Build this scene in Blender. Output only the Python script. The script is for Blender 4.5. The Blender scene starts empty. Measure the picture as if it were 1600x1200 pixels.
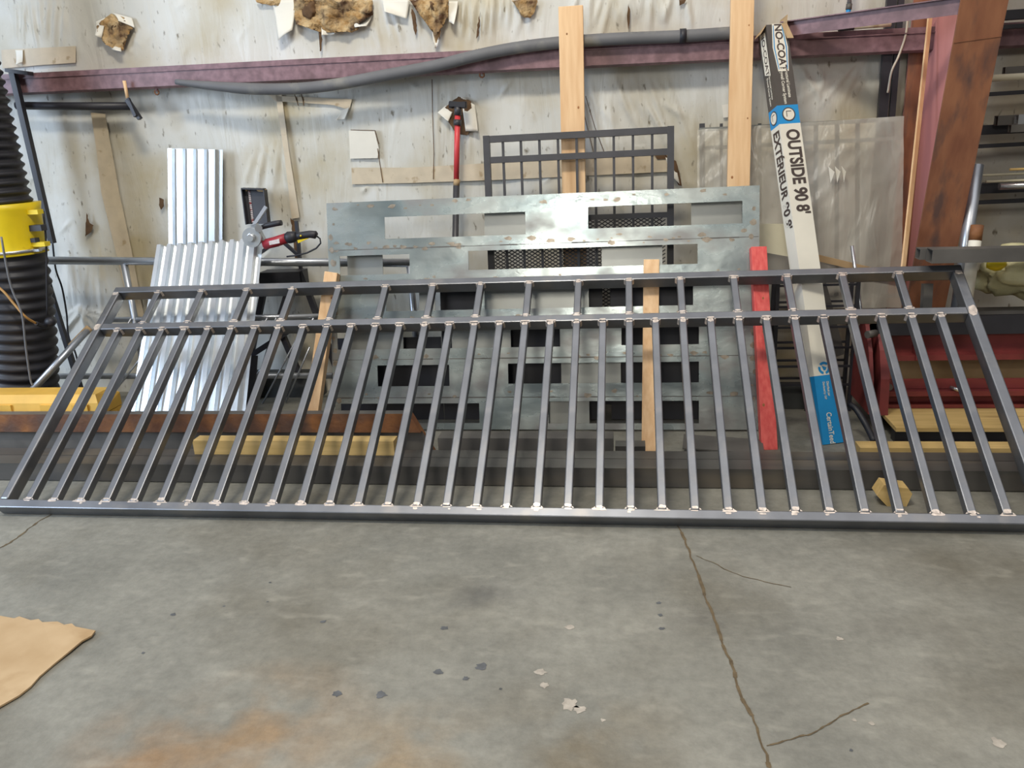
import bpy, bmesh, math, random
from mathutils import Vector as V, Matrix, noise
random.seed(7)
SC = bpy.context.scene
COL = SC.collection

# ------------------------------------------------------------------ camera
CAM_H = 1.6
F_PX, YAW, PITCH, ROLL = 1250.0, -0.15141, .29679, -.05175
cy, sy, cp, sp = math.cos(YAW), math.sin(YAW), math.cos(PITCH), math.sin(PITCH)
_r = V((cy, -sy, 0)); FW = V((sy*cp, cy*cp, -sp)); _u = _r.cross(FW)
RT = _r*math.cos(ROLL) + _u*math.sin(ROLL); UP = -_r*math.sin(ROLL) + _u*math.cos(ROLL)
EYE = V((0, 0, CAM_H))
cam = bpy.data.cameras.new('camera'); camo = bpy.data.objects.new('camera', cam); COL.objects.link(camo)
m = Matrix.Identity(4)
for i in range(3):
    m[i][0] = RT[i]; m[i][1] = UP[i]; m[i][2] = -FW[i]; m[i][3] = EYE[i]
camo.matrix_world = m
cam.sensor_width = 36; cam.lens = 36*F_PX/1600; cam.clip_end = 100
SC.camera = camo

def ray(x, y): return RT*((x-800)/F_PX) - UP*((y-600)/F_PX) + FW
def at(x, y, Y):            # the point of a plane parallel to the wall that is seen there
    d = ray(x, y); return EYE + d*(Y/d.y)
def onz(x, y, z=0.0):       # the same for a level plane
    d = ray(x, y); return EYE + d*((z-CAM_H)/d.z)
def onplane(x, y, p, n):
    d = ray(x, y); return EYE + d*((p-EYE).dot(n)/d.dot(n))

# ------------------------------------------------------------------ materials
def lin(c): return tuple(((v/255)/12.92 if v/255 <= .04045 else ((v/255+.055)/1.055)**2.4) for v in c)
MATS = {}
def M(name, c, rough=.6, metal=0.0, var=.12, scale=6.0, c2=None, stretch=(1, 1, 1), bump=0.0, bscale=40.0, thr=None, c3=None, s3=3.0, t3=(.55, .65), spec=None, detail=6):
    mt = bpy.data.materials.new(name); mt.use_nodes = True; nt = mt.node_tree; N = nt.nodes; L = nt.links
    b = N['Principled BSDF']; b.inputs['Roughness'].default_value = rough; b.inputs['Metallic'].default_value = metal
    if spec is not None: b.inputs['Specular IOR Level'].default_value = spec
    tc = N.new('ShaderNodeTexCoord'); mp = N.new('ShaderNodeMapping'); mp.inputs['Scale'].default_value = stretch
    L.new(tc.outputs['Object'], mp.inputs['Vector'])
    nz = N.new('ShaderNodeTexNoise'); nz.inputs['Scale'].default_value = scale; nz.inputs['Detail'].default_value = detail
    L.new(mp.outputs['Vector'], nz.inputs['Vector'])
    rp = N.new('ShaderNodeValToRGB'); L.new(nz.outputs['Fac'], rp.inputs['Fac'])
    a = lin(c); d = lin(c2) if c2 else tuple(min(1, v*(1+var)) for v in a)
    a2 = a if c2 else tuple(v*(1-var) for v in a)
    e = rp.color_ramp.elements
    e[0].position, e[1].position = thr if thr else (.32, .68)
    e[0].color = (*a2, 1); e[1].color = (*d, 1)
    out = rp.outputs['Color']
    if c3:
        n3 = N.new('ShaderNodeTexNoise'); n3.inputs['Scale'].default_value = s3; n3.inputs['Detail'].default_value = 8
        L.new(mp.outputs['Vector'], n3.inputs['Vector'])
        r3 = N.new('ShaderNodeValToRGB'); r3.color_ramp.elements[0].position, r3.color_ramp.elements[1].position = t3
        L.new(n3.outputs['Fac'], r3.inputs['Fac'])
        mx = N.new('ShaderNodeMix'); mx.data_type = 'RGBA'; L.new(r3.outputs['Color'], mx.inputs['Factor'])
        L.new(out, mx.inputs['A']); mx.inputs['B'].default_value = (*lin(c3), 1); out = mx.outputs['Result']
    L.new(out, b.inputs['Base Color'])
    if bump:
        nb = N.new('ShaderNodeTexNoise'); nb.inputs['Scale'].default_value = bscale; nb.inputs['Detail'].default_value = 5
        L.new(mp.outputs['Vector'], nb.inputs['Vector'])
        bp = N.new('ShaderNodeBump'); bp.inputs['Strength'].default_value = bump; bp.inputs['Distance'].default_value = .02
        L.new(nb.outputs['Fac'], bp.inputs['Height']); L.new(bp.outputs['Normal'], b.inputs['Normal'])
    MATS[name] = mt
    return mt

M('bare steel', (122, 124, 128), .38, .8, .16, 5, stretch=(1, 1, 1), c3=(140, 138, 136), s3=7, t3=(.55, .75))
M('ground weld', (205, 192, 180), .38, .55, .25, 60)
M('dark tube', (82, 80, 77), .42, .25, .2, 4, stretch=(.4, 2, 2), c3=(108, 100, 88), s3=3, t3=(.55, .75))
M('cut sheet', (146, 160, 162), .27, .62, .12, 2.6, stretch=(1, 1, 1.6), c2=(186, 194, 190), c3=(140, 140, 138), s3=3.2, t3=(.48, .66), bump=.22, bscale=4)
_nt = MATS['cut sheet'].node_tree; _n3 = [n for n in _nt.nodes if n.type == 'TEX_NOISE'][1]; _mr = _nt.nodes.new('ShaderNodeMapRange'); _mr.inputs['From Min'].default_value = .35; _mr.inputs['From Max'].default_value = .65; _mr.inputs['To Min'].default_value = .17; _mr.inputs['To Max'].default_value = .40
_nt.links.new(_n3.outputs['Fac'], _mr.inputs['Value']); _nt.links.new(_mr.outputs['Result'], _nt.nodes['Principled BSDF'].inputs['Roughness'])
M('pale sheet', (146, 148, 144), .36, .6, .12, 3, c3=(150, 130, 105), s3=4, t3=(.66, .78))
M('weld spot', (150, 140, 126), .34, .6, .3, 40)
M('galvanised', (220, 224, 226), .22, .72, .05, 7)
M('aluminium', (178, 182, 188), .33, .8, .08, 10)
M('black paint', (44, 44, 50), .45, 0, .15, 10)
M('charcoal paint', (62, 62, 66), .45, .1, .15, 10)
M('black rubber', (36, 36, 42), .5, 0, .15, 10)
M('grey rubber', (100, 100, 102), .62, 0, .12, 5, c3=(126, 124, 118), s3=4)
M('rust steel', (106, 68, 46), .7, .1, .3, 9, c2=(142, 94, 54), c3=(92, 68, 56), s3=4, t3=(.45, .62), bump=.2)
M('dull steel', (98, 95, 91), .6, .3, .2, 6)
M('pine upright', (214, 172, 126), .62, 0, .1, 4, stretch=(9, 9, .5), c2=(230, 194, 150), c3=(186, 136, 92), s3=2.2, t3=(.68, .76))
M('pine lying', (190, 160, 100), .65, 0, .1, 4, stretch=(.6, 8, 8), c2=(212, 182, 122), c3=(140, 104, 56), s3=2.2, t3=(.66, .74))
M('knot', (150, 98, 56), .7, 0, .25, 60)
M('red stain wood', (206, 72, 70), .55, 0, .1, 5, stretch=(10, 10, .5), c2=(224, 104, 96), c3=(140, 28, 52), s3=1.7, t3=(.7, .76))
M('kraft board', (164, 136, 98), .8, 0, .08, 5, c2=(184, 158, 122), c3=(148, 118, 78), s3=4, t3=(.55, .7))
M('carton white', (224, 220, 206), .55, 0, .05, 5)
M('carton charcoal', (78, 74, 70), .5, 0, .08, 8)
M('carton blue', (28, 140, 202), .45, 0, .05, 8)
M('ink', (70, 60, 56), .6, 0, .05, 8)
M('yellow paint', (226, 198, 24), .42, 0, .1, 5, c3=(180, 146, 30), s3=7, t3=(.66, .74))
M('yellow plastic', (214, 168, 72), .5, 0, .1, 7)
M('red paint', (124, 52, 51), .55, 0, .15, 6, c3=(96, 42, 40), s3=6, t3=(.5, .7))
M('red plastic', (150, 40, 52), .42, 0, .1, 9)
M('red pole paint', (206, 66, 70), .4, 0, .08, 9)
M('girt primer', (112, 84, 88), .5, 0, .14, 24, c2=(144, 112, 118), c3=(100, 74, 76), s3=5, t3=(.5, .7))
M('web primer', (196, 128, 124), .6, 0, .1, 3, stretch=(1, 1, .3), c2=(214, 152, 148))
M('flange rust', (122, 76, 54), .62, 0, .2, 7, stretch=(2, 2, .5), c2=(150, 100, 70), c3=(92, 68, 60), s3=6, t3=(.52, .68))
M('insulation', (156, 120, 72), .95, 0, .3, 16, c2=(206, 182, 140), c3=(86, 60, 38), s3=8, t3=(.46, .58), bump=1.0, bscale=40)
M('torn dark', (92, 68, 44), .9, 0, .3, 20)
M('tape', (198, 184, 160), .6, 0, .08, 12, c3=(170, 150, 120), s3=16, t3=(.6, .7))
M('vinyl flap', (222, 218, 206), .5, 0, .05, 6)
M('olive bag', (184, 178, 138), .5, 0, .12, 5, bump=.6, bscale=9)
M('cream panel', (206, 202, 178), .55, 0, .05, 5)
M('crack dirt', (96, 82, 60), .95, 0, .3, 25)
M('oil spot', (84, 86, 88), .7, 0, .3, 25)
M('spall', (168, 160, 148), .95, 0, .2, 40)
M('chrome', (210, 212, 214), .25, .9, .05, 10)
M('sticker', (206, 196, 196), .5, 0, .2, 40, c3=(150, 60, 60), s3=30, t3=(.55, .6))
M('dark bin', (52, 54, 54), .6, 0, .2, 8)
M('cord orange', (170, 128, 70), .5, 0, .08, 9)
M('white cord', (196, 186, 168), .5, 0, .05, 9)

def wall_material():
    mt = M('wall vinyl', (194, 193, 185), .5, 0, .06, 2.2, c2=(210, 209, 202), c3=(178, 166, 136), s3=1.7, t3=(.47, .70), detail=10)
    nt = mt.node_tree; N = nt.nodes; L = nt.links; b = N['Principled BSDF']
    tc = [n for n in N if n.type == 'TEX_COORD'][0]
    mp = N.new('ShaderNodeMapping'); mp.inputs['Scale'].default_value = (3.2, 3.2, .55); L.new(tc.outputs['Object'], mp.inputs['Vector'])
    n1 = N.new('ShaderNodeTexNoise'); n1.inputs['Scale'].default_value = 2.6; n1.inputs['Detail'].default_value = 4; n1.inputs['Distortion'].default_value = .8
    L.new(mp.outputs['Vector'], n1.inputs['Vector'])
    n2 = N.new('ShaderNodeTexNoise'); n2.inputs['Scale'].default_value = 26; n2.inputs['Detail'].default_value = 6; L.new(tc.outputs['Object'], n2.inputs['Vector'])
    ad = N.new('ShaderNodeMath'); ad.operation = 'MULTIPLY_ADD'; L.new(n2.outputs['Fac'], ad.inputs[0]); ad.inputs[1].default_value = .10; L.new(n1.outputs['Fac'], ad.inputs[2])
    bp = N.new('ShaderNodeBump'); bp.inputs['Strength'].default_value = .25; bp.inputs['Distance'].default_value = .05
    L.new(ad.outputs[0], bp.inputs['Height']); L.new(bp.outputs['Normal'], b.inputs['Normal'])
    # scuffs: fine dark flecks
    n3 = N.new('ShaderNodeTexNoise'); n3.inputs['Scale'].default_value = 34; n3.inputs['Detail'].default_value = 3
    mp3 = N.new('ShaderNodeMapping'); mp3.inputs['Scale'].default_value = (1, 1, .45); L.new(tc.outputs['Object'], mp3.inputs['Vector']); L.new(mp3.outputs['Vector'], n3.inputs['Vector'])
    r3 = N.new('ShaderNodeValToRGB'); r3.color_ramp.elements[0].position = .64; r3.color_ramp.elements[1].position = .76; L.new(n3.outputs['Fac'], r3.inputs['Fac'])
    mx = N.new('ShaderNodeMix'); mx.data_type = 'RGBA'; L.new(r3.outputs['Color'], mx.inputs['Factor'])
    src = b.inputs['Base Color'].links[0].from_socket
    L.new(src, mx.inputs['A']); mx.inputs['B'].default_value = (*lin((120, 112, 96)), 1); L.new(mx.outputs['Result'], b.inputs['Base Color'])
    return mt
wall_material()

def floor_material():
    mt = M('concrete', (112, 111, 103), .52, 0, .1, 1.6, c2=(141, 139, 129), c3=(98, 93, 80), s3=1.1, t3=(.48, .74), bump=.10, bscale=60, detail=12)
    nt = mt.node_tree; N = nt.nodes; L = nt.links; b = N['Principled BSDF']
    tc = [n for n in N if n.type == 'TEX_COORD'][0]
    cur = b.inputs['Base Color'].links[0].from_socket
    def stain(p, rad, col, amt, sc):
        nonlocal cur
        # rust and oil blotches: distance from a spot, broken up by noise
        vm = N.new('ShaderNodeVectorMath'); vm.operation = 'DISTANCE'; L.new(tc.outputs['Object'], vm.inputs[0]); vm.inputs[1].default_value = (p.x, p.y, 0)
        nn = N.new('ShaderNodeTexNoise'); nn.inputs['Scale'].default_value = sc; nn.inputs['Detail'].default_value = 6; L.new(tc.outputs['Object'], nn.inputs['Vector'])
        mr = N.new('ShaderNodeMapRange'); mr.inputs['From Min'].default_value = rad; mr.inputs['From Max'].default_value = rad*.15; L.new(vm.outputs['Value'], mr.inputs['Value'])
        rr = N.new('ShaderNodeMapRange'); rr.inputs['From Min'].default_value = .40; rr.inputs['From Max'].default_value = .62; L.new(nn.outputs['Fac'], rr.inputs['Value'])
        mu = N.new('ShaderNodeMath'); mu.operation = 'MULTIPLY'; L.new(mr.outputs['Result'], mu.inputs[0]); L.new(rr.outputs['Result'], mu.inputs[1])
        m2 = N.new('ShaderNodeMath'); m2.operation = 'MULTIPLY'; L.new(mu.outputs[0], m2.inputs[0]); m2.inputs[1].default_value = amt
        mx = N.new('ShaderNodeMix'); mx.data_type = 'RGBA'; L.new(m2.outputs[0], mx.inputs['Factor']); L.new(cur, mx.inputs['A']); mx.inputs['B'].default_value = (*lin(col), 1)
        cur = mx.outputs['Result']
    stain(onz(400, 1150), .38, (150, 112, 62), .62, 3)
    stain(onz(230, 1180), .30, (146, 108, 62), .55, 4)
    stain(onz(620, 1190), .30, (148, 120, 80), .55, 4)
    stain(onz(760, 945), .20, (84, 84, 82), .9, 3)
    stain(onz(1090, 972), .13, (92, 90, 84), .9, 4)
    stain(onz(1430, 1005), .2, (96, 92, 84), .8, 5)
    stain(onz(900, 1180), .4, (112, 100, 78), .6, 4)
    fn_ = N.new('ShaderNodeTexNoise'); fn_.inputs['Scale'].default_value = 22; fn_.inputs['Detail'].default_value = 12; fn_.inputs['Roughness'].default_value = .7; L.new(tc.outputs['Object'], fn_.inputs['Vector'])
    fr_ = N.new('ShaderNodeMapRange'); fr_.inputs['From Min'].default_value = .3; fr_.inputs['From Max'].default_value = .7; fr_.inputs['To Min'].default_value = .80; fr_.inputs['To Max'].default_value = 1.16; L.new(fn_.outputs['Fac'], fr_.inputs['Value'])
    mm_ = N.new('ShaderNodeMix'); mm_.data_type = 'RGBA'; mm_.blend_type = 'MULTIPLY'; mm_.inputs['Factor'].default_value = 1; L.new(cur, mm_.inputs['A']); L.new(fr_.outputs['Result'], mm_.inputs['B']); cur = mm_.outputs['Result']
    # light scratches
    nn = N.new('ShaderNodeTexNoise'); nn.inputs['Scale'].default_value = 6; nn.inputs['Detail'].default_value = 8
    mp = N.new('ShaderNodeMapping'); mp.inputs['Scale'].default_value = (1.2, 2.6, 1); mp.inputs['Rotation'].default_value = (0, 0, .5); L.new(tc.outputs['Object'], mp.inputs['Vector']); L.new(mp.outputs['Vector'], nn.inputs['Vector'])
    rr = N.new('ShaderNodeValToRGB'); rr.color_ramp.elements[0].position = .56; rr.color_ramp.elements[1].position = .72; L.new(nn.outputs['Fac'], rr.inputs['Fac'])
    mu = N.new('ShaderNodeMath'); mu.operation = 'MULTIPLY'; L.new(rr.outputs['Color'], mu.inputs[0]); mu.inputs[1].default_value = .22
    mx = N.new('ShaderNodeMix'); mx.data_type = 'RGBA'; L.new(mu.outputs[0], mx.inputs['Factor']); L.new(cur, mx.inputs['A']); mx.inputs['B'].default_value = (*lin((172, 168, 154)), 1)
    L.new(mx.outputs['Result'], b.inputs['Base Color'])
    rn = N.new('ShaderNodeMapRange'); rn.inputs['To Min'].default_value = .38; rn.inputs['To Max'].default_value = .72; L.new(nn.outputs['Fac'], rn.inputs['Value']); L.new(rn.outputs['Result'], b.inputs['Roughness'])
floor_material()

def film_material():
    mt = bpy.data.materials.new('plastic film'); mt.use_nodes = True; nt = mt.node_tree; N = nt.nodes; L = nt.links
    b = N['Principled BSDF']; b.inputs['Base Color'].default_value = (*lin((212, 208, 196)), 1); b.inputs['Roughness'].default_value = .22
    tr = N.new('ShaderNodeBsdfTransparent'); ms = N.new('ShaderNodeMixShader'); ms.inputs[0].default_value = .5
    tc = N.new('ShaderNodeTexCoord'); mp = N.new('ShaderNodeMapping'); mp.inputs['Rotation'].default_value = (0, .7, 0); mp.inputs['Scale'].default_value = (4, 2, 1.4)
    L.new(tc.outputs['Object'], mp.inputs['Vector'])
    nb = N.new('ShaderNodeTexNoise'); nb.inputs['Scale'].default_value = 3; nb.inputs['Detail'].default_value = 2; nb.inputs['Distortion'].default_value = .6; L.new(mp.outputs['Vector'], nb.inputs['Vector'])
    bp = N.new('ShaderNodeBump'); bp.inputs['Strength'].default_value = .3; bp.inputs['Distance'].default_value = .05; L.new(nb.outputs['Fac'], bp.inputs['Height']); L.new(bp.outputs['Normal'], b.inputs['Normal'])
    L.new(tr.outputs[0], ms.inputs[1]); L.new(b.outputs[0], ms.inputs[2]); L.new(ms.outputs[0], N['Material Output'].inputs['Surface'])
    MATS['plastic film'] = mt
film_material()

# ------------------------------------------------------------------ mesh helpers
def frame(a, side):
    a = a.normalized(); s = (side - a*side.dot(a)).normalized(); n = a.cross(s)
    return a, s, n
def add_beam(bm, p0, p1, w, t, side=V((1, 0, 0)), mi=0, anchor=0.0):
    """solid bar from p0 to p1, w wide along side, t thick across; anchor shifts it across by that share of t"""
    p0, p1 = V(p0), V(p1); a, s, n = frame(p1-p0, side)
    sh = n*(anchor*t)
    vs = [bm.verts.new(p + s*(i*w/2) + n*(j*t/2) + sh) for p in (p0, p1) for i, j in ((-1, -1), (1, -1), (1, 1), (-1, 1))]
    fs = [(3, 2, 1, 0), (4, 5, 6, 7)] + [(k, (k+1) % 4, 4+(k+1) % 4, 4+k) for k in range(4)]
    for f in fs:
        q = bm.faces.new([vs[i] for i in f]); q.material_index = mi
def add_box(bm, lo, hi, mi=0):
    lo, hi = V(lo), V(hi); c = (lo+hi)/2
    add_beam(bm, (c.x, c.y, lo.z), (c.x, c.y, hi.z), hi.x-lo.x, hi.y-lo.y, V((1, 0, 0)), mi)
def add_hollow(bm, p0, p1, w, h, th, side=V((0, 0, 1)), mi=0):
    p0, p1 = V(p0), V(p1); a, s, n = frame(p1-p0, side)
    rings = []
    for p in (p0, p1):
        for d in (0, th):
            rings.append([bm.verts.new(p + s*(i*(w/2-d)) + n*(j*(h/2-d))) for i, j in ((-1, -1), (1, -1), (1, 1), (-1, 1))])
    o0, i0, o1, i1 = rings
    for k in range(4):
        l = (k+1) % 4
        for q in ((o0[k], o0[l], o1[l], o1[k]), (i0[l], i0[k], i1[k], i1[l]), (o0[l], o0[k], i0[k], i0[l]), (o1[k], o1[l], i1[l], i1[k])):
            bm.faces.new(q).material_index = mi
def add_tube(bm, pts, r, seg=12, cap=True, mi=0, inner=None):
    pts = [V(p) for p in pts]; rings = []
    d0 = (pts[1]-pts[0]).normalized(); ref = V((0, 0, 1)) if abs(d0.z) < .9 else V((1, 0, 0))
    s = (ref - d0*ref.dot(d0)).normalized()
    for i, p in enumerate(pts):
        d = (pts[min(i+1, len(pts)-1)] - pts[max(i-1, 0)]).normalized()
        s = (s - d*s.dot(d)).normalized(); n = d.cross(s)
        rr = r[i] if isinstance(r, (list, tuple)) else r
        rings.append([bm.verts.new(p + (s*math.cos(2*math.pi*k/seg) + n*math.sin(2*math.pi*k/seg))*rr) for k in range(seg)])
    for a, b in zip(rings, rings[1:]):
        for k in range(seg):
            f = bm.faces.new((a[k], a[(k+1) % seg], b[(k+1) % seg], b[k])); f.material_index = mi; f.smooth = True
    if cap:
        bm.faces.new(rings[0][::-1]).material_index = mi; bm.faces.new(rings[-1]).material_index = mi
def smooth_pts(pts, n=8):
    pts = [V(p) for p in pts]; out = []
    P = [pts[0]*2-pts[1]] + pts + [pts[-1]*2-pts[-2]]
    for i in range(1, len(P)-2):
        for k in range(n):
            t = k/n; a, b, c, d = P[i-1], P[i], P[i+1], P[i+2]
            out.append(.5*((2*b) + (c-a)*t + (2*a-5*b+4*c-d)*t*t + (3*b-a-3*c+d)*t**3))
    out.append(pts[-1]); return out
def add_prism(bm, poly, depth, mi=0):
    """polygon extruded by the vector depth"""
    a = [bm.verts.new(p) for p in poly]; b = [bm.verts.new(V(p)+depth) for p in poly]
    bm.faces.new(a).material_index = mi; bm.faces.new(b[::-1]).material_index = mi
    n = len(a)
    for k in range(n): bm.faces.new((a[(k+1) % n], a[k], b[k], b[(k+1) % n])).material_index = mi
def add_ball(bm, c, r, mi=0, sx=1, sy=1, sz=1, sub=2, rough=0.0, rs=6.0):
    t = bmesh.ops.create_icosphere(bm, subdivisions=sub, radius=1)
    for v in t['verts']:
        k = 1 + rough*noise.noise(v.co*rs + V(c))
        if rough > .1:
            w_ = v.co.copy(); k += .10*(1-2.4*abs(noise.noise(V((w_.x*5+w_.z*2, w_.y*5, w_.z*1.6)))))+.04*noise.noise(w_*9)
        v.co = V((v.co.x*r*sx*k, v.co.y*r*sy*k, v.co.z*r*sz*k)) + V(c)
        for f in v.link_faces: f.material_index = mi; f.smooth = True
WLOC = {}
def new(): return bmesh.new()
def link(o, loc, parent=None):
    COL.objects.link(o); WLOC[o.name] = V(loc)
    if parent: o.parent = parent; o.location = V(loc) - WLOC[parent.name]
    else: o.location = V(loc)
def obj(name, bm, mats, parent=None, bevel=0.0, smooth=False, origin=None):
    if bevel:
        ed = [e for e in bm.edges if len(e.link_faces) == 2 and e.calc_face_angle(0) > .6]
        bmesh.ops.bevel(bm, geom=ed, offset=bevel, segments=2, profile=.6, affect='EDGES', clamp_overlap=True)
    bmesh.ops.recalc_face_normals(bm, faces=bm.faces[:])
    if origin is None:
        xs = [v.co for v in bm.verts]; lo = V([min(c[i] for c in xs) for i in range(3)]); hi = V([max(c[i] for c in xs) for i in range(3)])
        origin = V(((lo.x+hi.x)/2, (lo.y+hi.y)/2, lo.z))
    for v in bm.verts: v.co -= origin
    if smooth:
        for f in bm.faces: f.smooth = True
    me = bpy.data.meshes.new(name); bm.to_mesh(me); bm.free()
    for mm in (mats if isinstance(mats, (list, tuple)) else [mats]): me.materials.append(MATS[mm])
    o = bpy.data.objects.new(name, me); link(o, origin, parent)
    return o
def tag(o, label, cat, group=None, kind=None):
    o['label'] = label; o['category'] = cat
    if group: o['group'] = group
    if kind: o['kind'] = kind
    return o
def thing(name, loc, label, cat, group=None):
    o = bpy.data.objects.new(name, None); o.empty_display_size = .1; link(o, V(loc)); return tag(o, label, cat, group)
def struct(o, label=None):
    o['kind'] = 'structure'
    if label: o['label'] = label
    return o
def solid(name, label, cat, mats, fill, bevel=0.0, group=None, smooth=False):
    bm = new(); fill(bm); return tag(obj(name, bm, mats, None, bevel, smooth), label, cat, group)

WALL = 5.05
GIRT = 4.90
# ------------------------------------------------------------------ floor and wall
bm = new(); add_box(bm, (-9, -5, -.1), (7, WALL+.3, 0)); FLOOR = struct(obj('floor', bm, 'concrete', origin=V((0, 0, 0))))
bm = new()
rn = random.Random(5)
xs = [-9.0+.1*k for k in range(45)] + [-4.5+.0125*k for k in range(1, 561)] + [2.5+.1*k for k in range(1, 26)]
zs = [.05*k for k in range(9)] + [.4+.0125*k for k in range(1, 173)] + [2.55+.1*k for k in range(1, 11)]
x0, x1, z1 = xs[0], xs[-1], zs[-1]
creases = []
def fold(xa_, ya_, xb_, yb_, w_=.012, h_=.014):
    A, B = at(xa_, ya_, WALL), at(xb_, yb_, WALL); creases.append((A.x, A.z, B.x, B.z, w_*rn.uniform(.7, 1.4), h_*rn.uniform(.4, 1.2)))
U = rn.uniform
for k in range(18): fold(905+k*8+U(-4, 4), 110+U(0, 50), 925+k*9.5+U(-8, 8), 215+U(-35, 50))
for k in range(8): fold(400+k*7+U(-3, 3), 226+U(-8, 14), 388+k*10+U(-8, 8), 288+U(-12, 22))
for k in range(16): fold(722+k*7+U(-4, 4), -10, 718+k*7+U(-8, 8), 26+U(0, 45), .012, .02)
for k in range(16): fold(905+k*11+U(-6, 6), -10, 895+k*12+U(-14, 14), 22+U(0, 40), .013, .018)
for k in range(7): fold(24+k*13+U(-4, 4), -5, 28+k*13+U(-8, 8), 50+U(0, 30), .012, .018)
for k in range(12): fold(98+k*6+U(-4, 4), 415+U(-25, 20), 102+k*6+U(-6, 6), 470+U(-20, 40), .009, .014)
for k in range(16): fold(128+U(-6, 6), 482+U(-6, 6), 90+k*6+U(-6, 6), 525+U(-40, 35), .008, .014)
for k in range(6): fold(560+k*9, -5, 578+k*9+U(-8, 8), 66+U(-14, 14))
for k in range(10): fold(690+k*7, 160+U(-20, 20), 680+k*9, 230+U(-20, 20), .010, .012)
for k in range(14): fold(U(1220, 1390), 80+U(0, 10), U(1220, 1390), 170, .012, .008)
for k in range(60): xx, yy = U(60, 1380), U(120, 500); fold(xx, yy, xx+U(-26, 26), yy+U(-50, 50), .010, .009)
for k in range(20): xx, yy = U(100, 400), U(10, 85); fold(xx, yy, xx+U(-16, 16), yy+U(-40, 40), .012, .005)
import bisect
DY = {}
for ax_, az_, bx_, bz_, w_, h_ in creases:
    dx_, dz_ = bx_-ax_, bz_-az_; ll = dx_*dx_+dz_*dz_
    for i in range(bisect.bisect(xs, min(ax_, bx_)-.04), bisect.bisect(xs, max(ax_, bx_)+.04)):
        for j in range(bisect.bisect(zs, min(az_, bz_)-.04), min(len(zs), bisect.bisect(zs, max(az_, bz_)+.04))):
            if i >= len(xs): continue
            t = ((xs[i]-ax_)*dx_+(zs[j]-az_)*dz_)/ll
            if t < -.1 or t > 1.1: continue
            tc_ = min(1, max(0, t)); d2 = (xs[i]-ax_-dx_*tc_)**2+(zs[j]-az_-dz_*tc_)**2
            DY[i, j] = DY.get((i, j), 0)+h_*math.exp(-d2/(w_*w_))*math.sin(math.pi*min(.98, max(.02, .08+.84*tc_)))
grid = []
for i, x in enumerate(xs):
    r_ = []
    for j, z in enumerate(zs):
        y = WALL + .016*noise.noise(V((x*1.7, z*.9, 3))) + .006*noise.noise(V((x*7, z*3, 7))) - DY.get((i, j), 0)
        r_.append(bm.verts.new((x, y, z)))
    grid.append(r_)
for i in range(len(xs)-1):
    for j in range(len(zs)-1):
        bm.faces.new((grid[i][j], grid[i+1][j], grid[i+1][j+1], grid[i][j+1])).smooth = True
add_box(bm, (x0, WALL+.1, 0), (x1, WALL+.15, z1))
WALLO = struct(obj('wall_back', bm, 'wall vinyl', origin=V((0, WALL, 0))))

def flat_strip(px, Y, th=.004):
    return [at(x, y, Y) for x, y in px]
def wall_strip(name, px, mat, off=.02, th=.003):
    b = new(); add_prism(b, [at(x, y, WALL-off) for x, y in px], V((0, th, 0)))
    return obj(name, b, mat, WALLO)
wall_strip('tape_strip', [(142, 176), (164, 178), (186, 300), (205, 390), (226, 500), (206, 502), (180, 390), (158, 300), (150, 230)], 'tape')
wall_strip('tape_strip', [(430, 146), (440, 148), (452, 240), (468, 340), (456, 342), (444, 240)], 'tape')
wall_strip('tape_strip', [(549, 262), (640, 262), (780, 254), (1040, 232), (1052, 268), (780, 281), (640, 286), (550, 288)], 'tape')
wall_strip('tape_strip', [(2, 78), (60, 75), (118, 72), (118, 98), (60, 102), (4, 107)], 'tape')
wall_strip('tape_strip', [(400, 130), (436, 150), (550, 155), (546, 172), (520, 164), (430, 158)], 'tape')
wall_strip('patch', [(545, 204), (585, 204), (592, 232), (590, 247), (547, 248)], 'vinyl flap', .024)
wall_strip('patch', [(1128, 164), (1142, 162), (1146, 182), (1130, 184)], 'vinyl flap', .024)

def torn(px, mat, depth, parent=WALLO, name='torn_insulation', Y=WALL-.022, seed=0, sub=4):
    b = new(); vs = [b.verts.new(at(x, y, Y)) for x, y in px]; f = b.faces.new(vs)
    bmesh.ops.triangulate(b, faces=[f]); 
    for _ in range(sub): bmesh.ops.subdivide_edges(b, edges=[e for e in b.edges if e.calc_length() > .022], cuts=1, use_grid_fill=True)
    bmesh.ops.triangulate(b, faces=b.faces[:])
    for v in b.verts:
        bd = any(len(e.link_faces) < 2 for e in v.link_edges)
        k = noise.noise(v.co*14 + V((seed, 0, 0)))*.6 + noise.noise(v.co*40)*.35 + .45
        v.co.y -= depth*(max(0, k) if not bd else .15)
        if bd: v.co += V((noise.noise(v.co*50)*.008, 0, noise.noise(v.co*50+V((9, 0, 0)))*.008))
    return obj(name, b, mat, parent, smooth=True)
torn([(152, 40), (163, 30), (175, 22), (195, 28), (208, 44), (201, 50), (198, 66), (194, 79), (180, 76), (165, 68), (160, 52)], 'insulation', .05, seed=1)
torn([(459, 0), (520, 0), (583, 0), (583, 24), (566, 33), (560, 48), (550, 51), (545, 38), (537, 38), (530, 44), (516, 50), (505, 52), (497, 42), (476, 36), (464, 38), (460, 20)], 'insulation', .07, seed=2)
torn([(641, 0), (675, 0), (702, 0), (700, 28), (690, 34), (688, 55), (683, 74), (677, 50), (672, 28), (662, 29), (652, 14)], 'insulation', .07, seed=3)
torn([(672, 2), (700, 2), (698, 26), (688, 34), (674, 26)], 'torn dark', .075, seed=4)
torn([(800, 0), (840, 0), (838, 14), (829, 28), (817, 27), (808, 14)], 'insulation', .05, seed=5)
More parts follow.
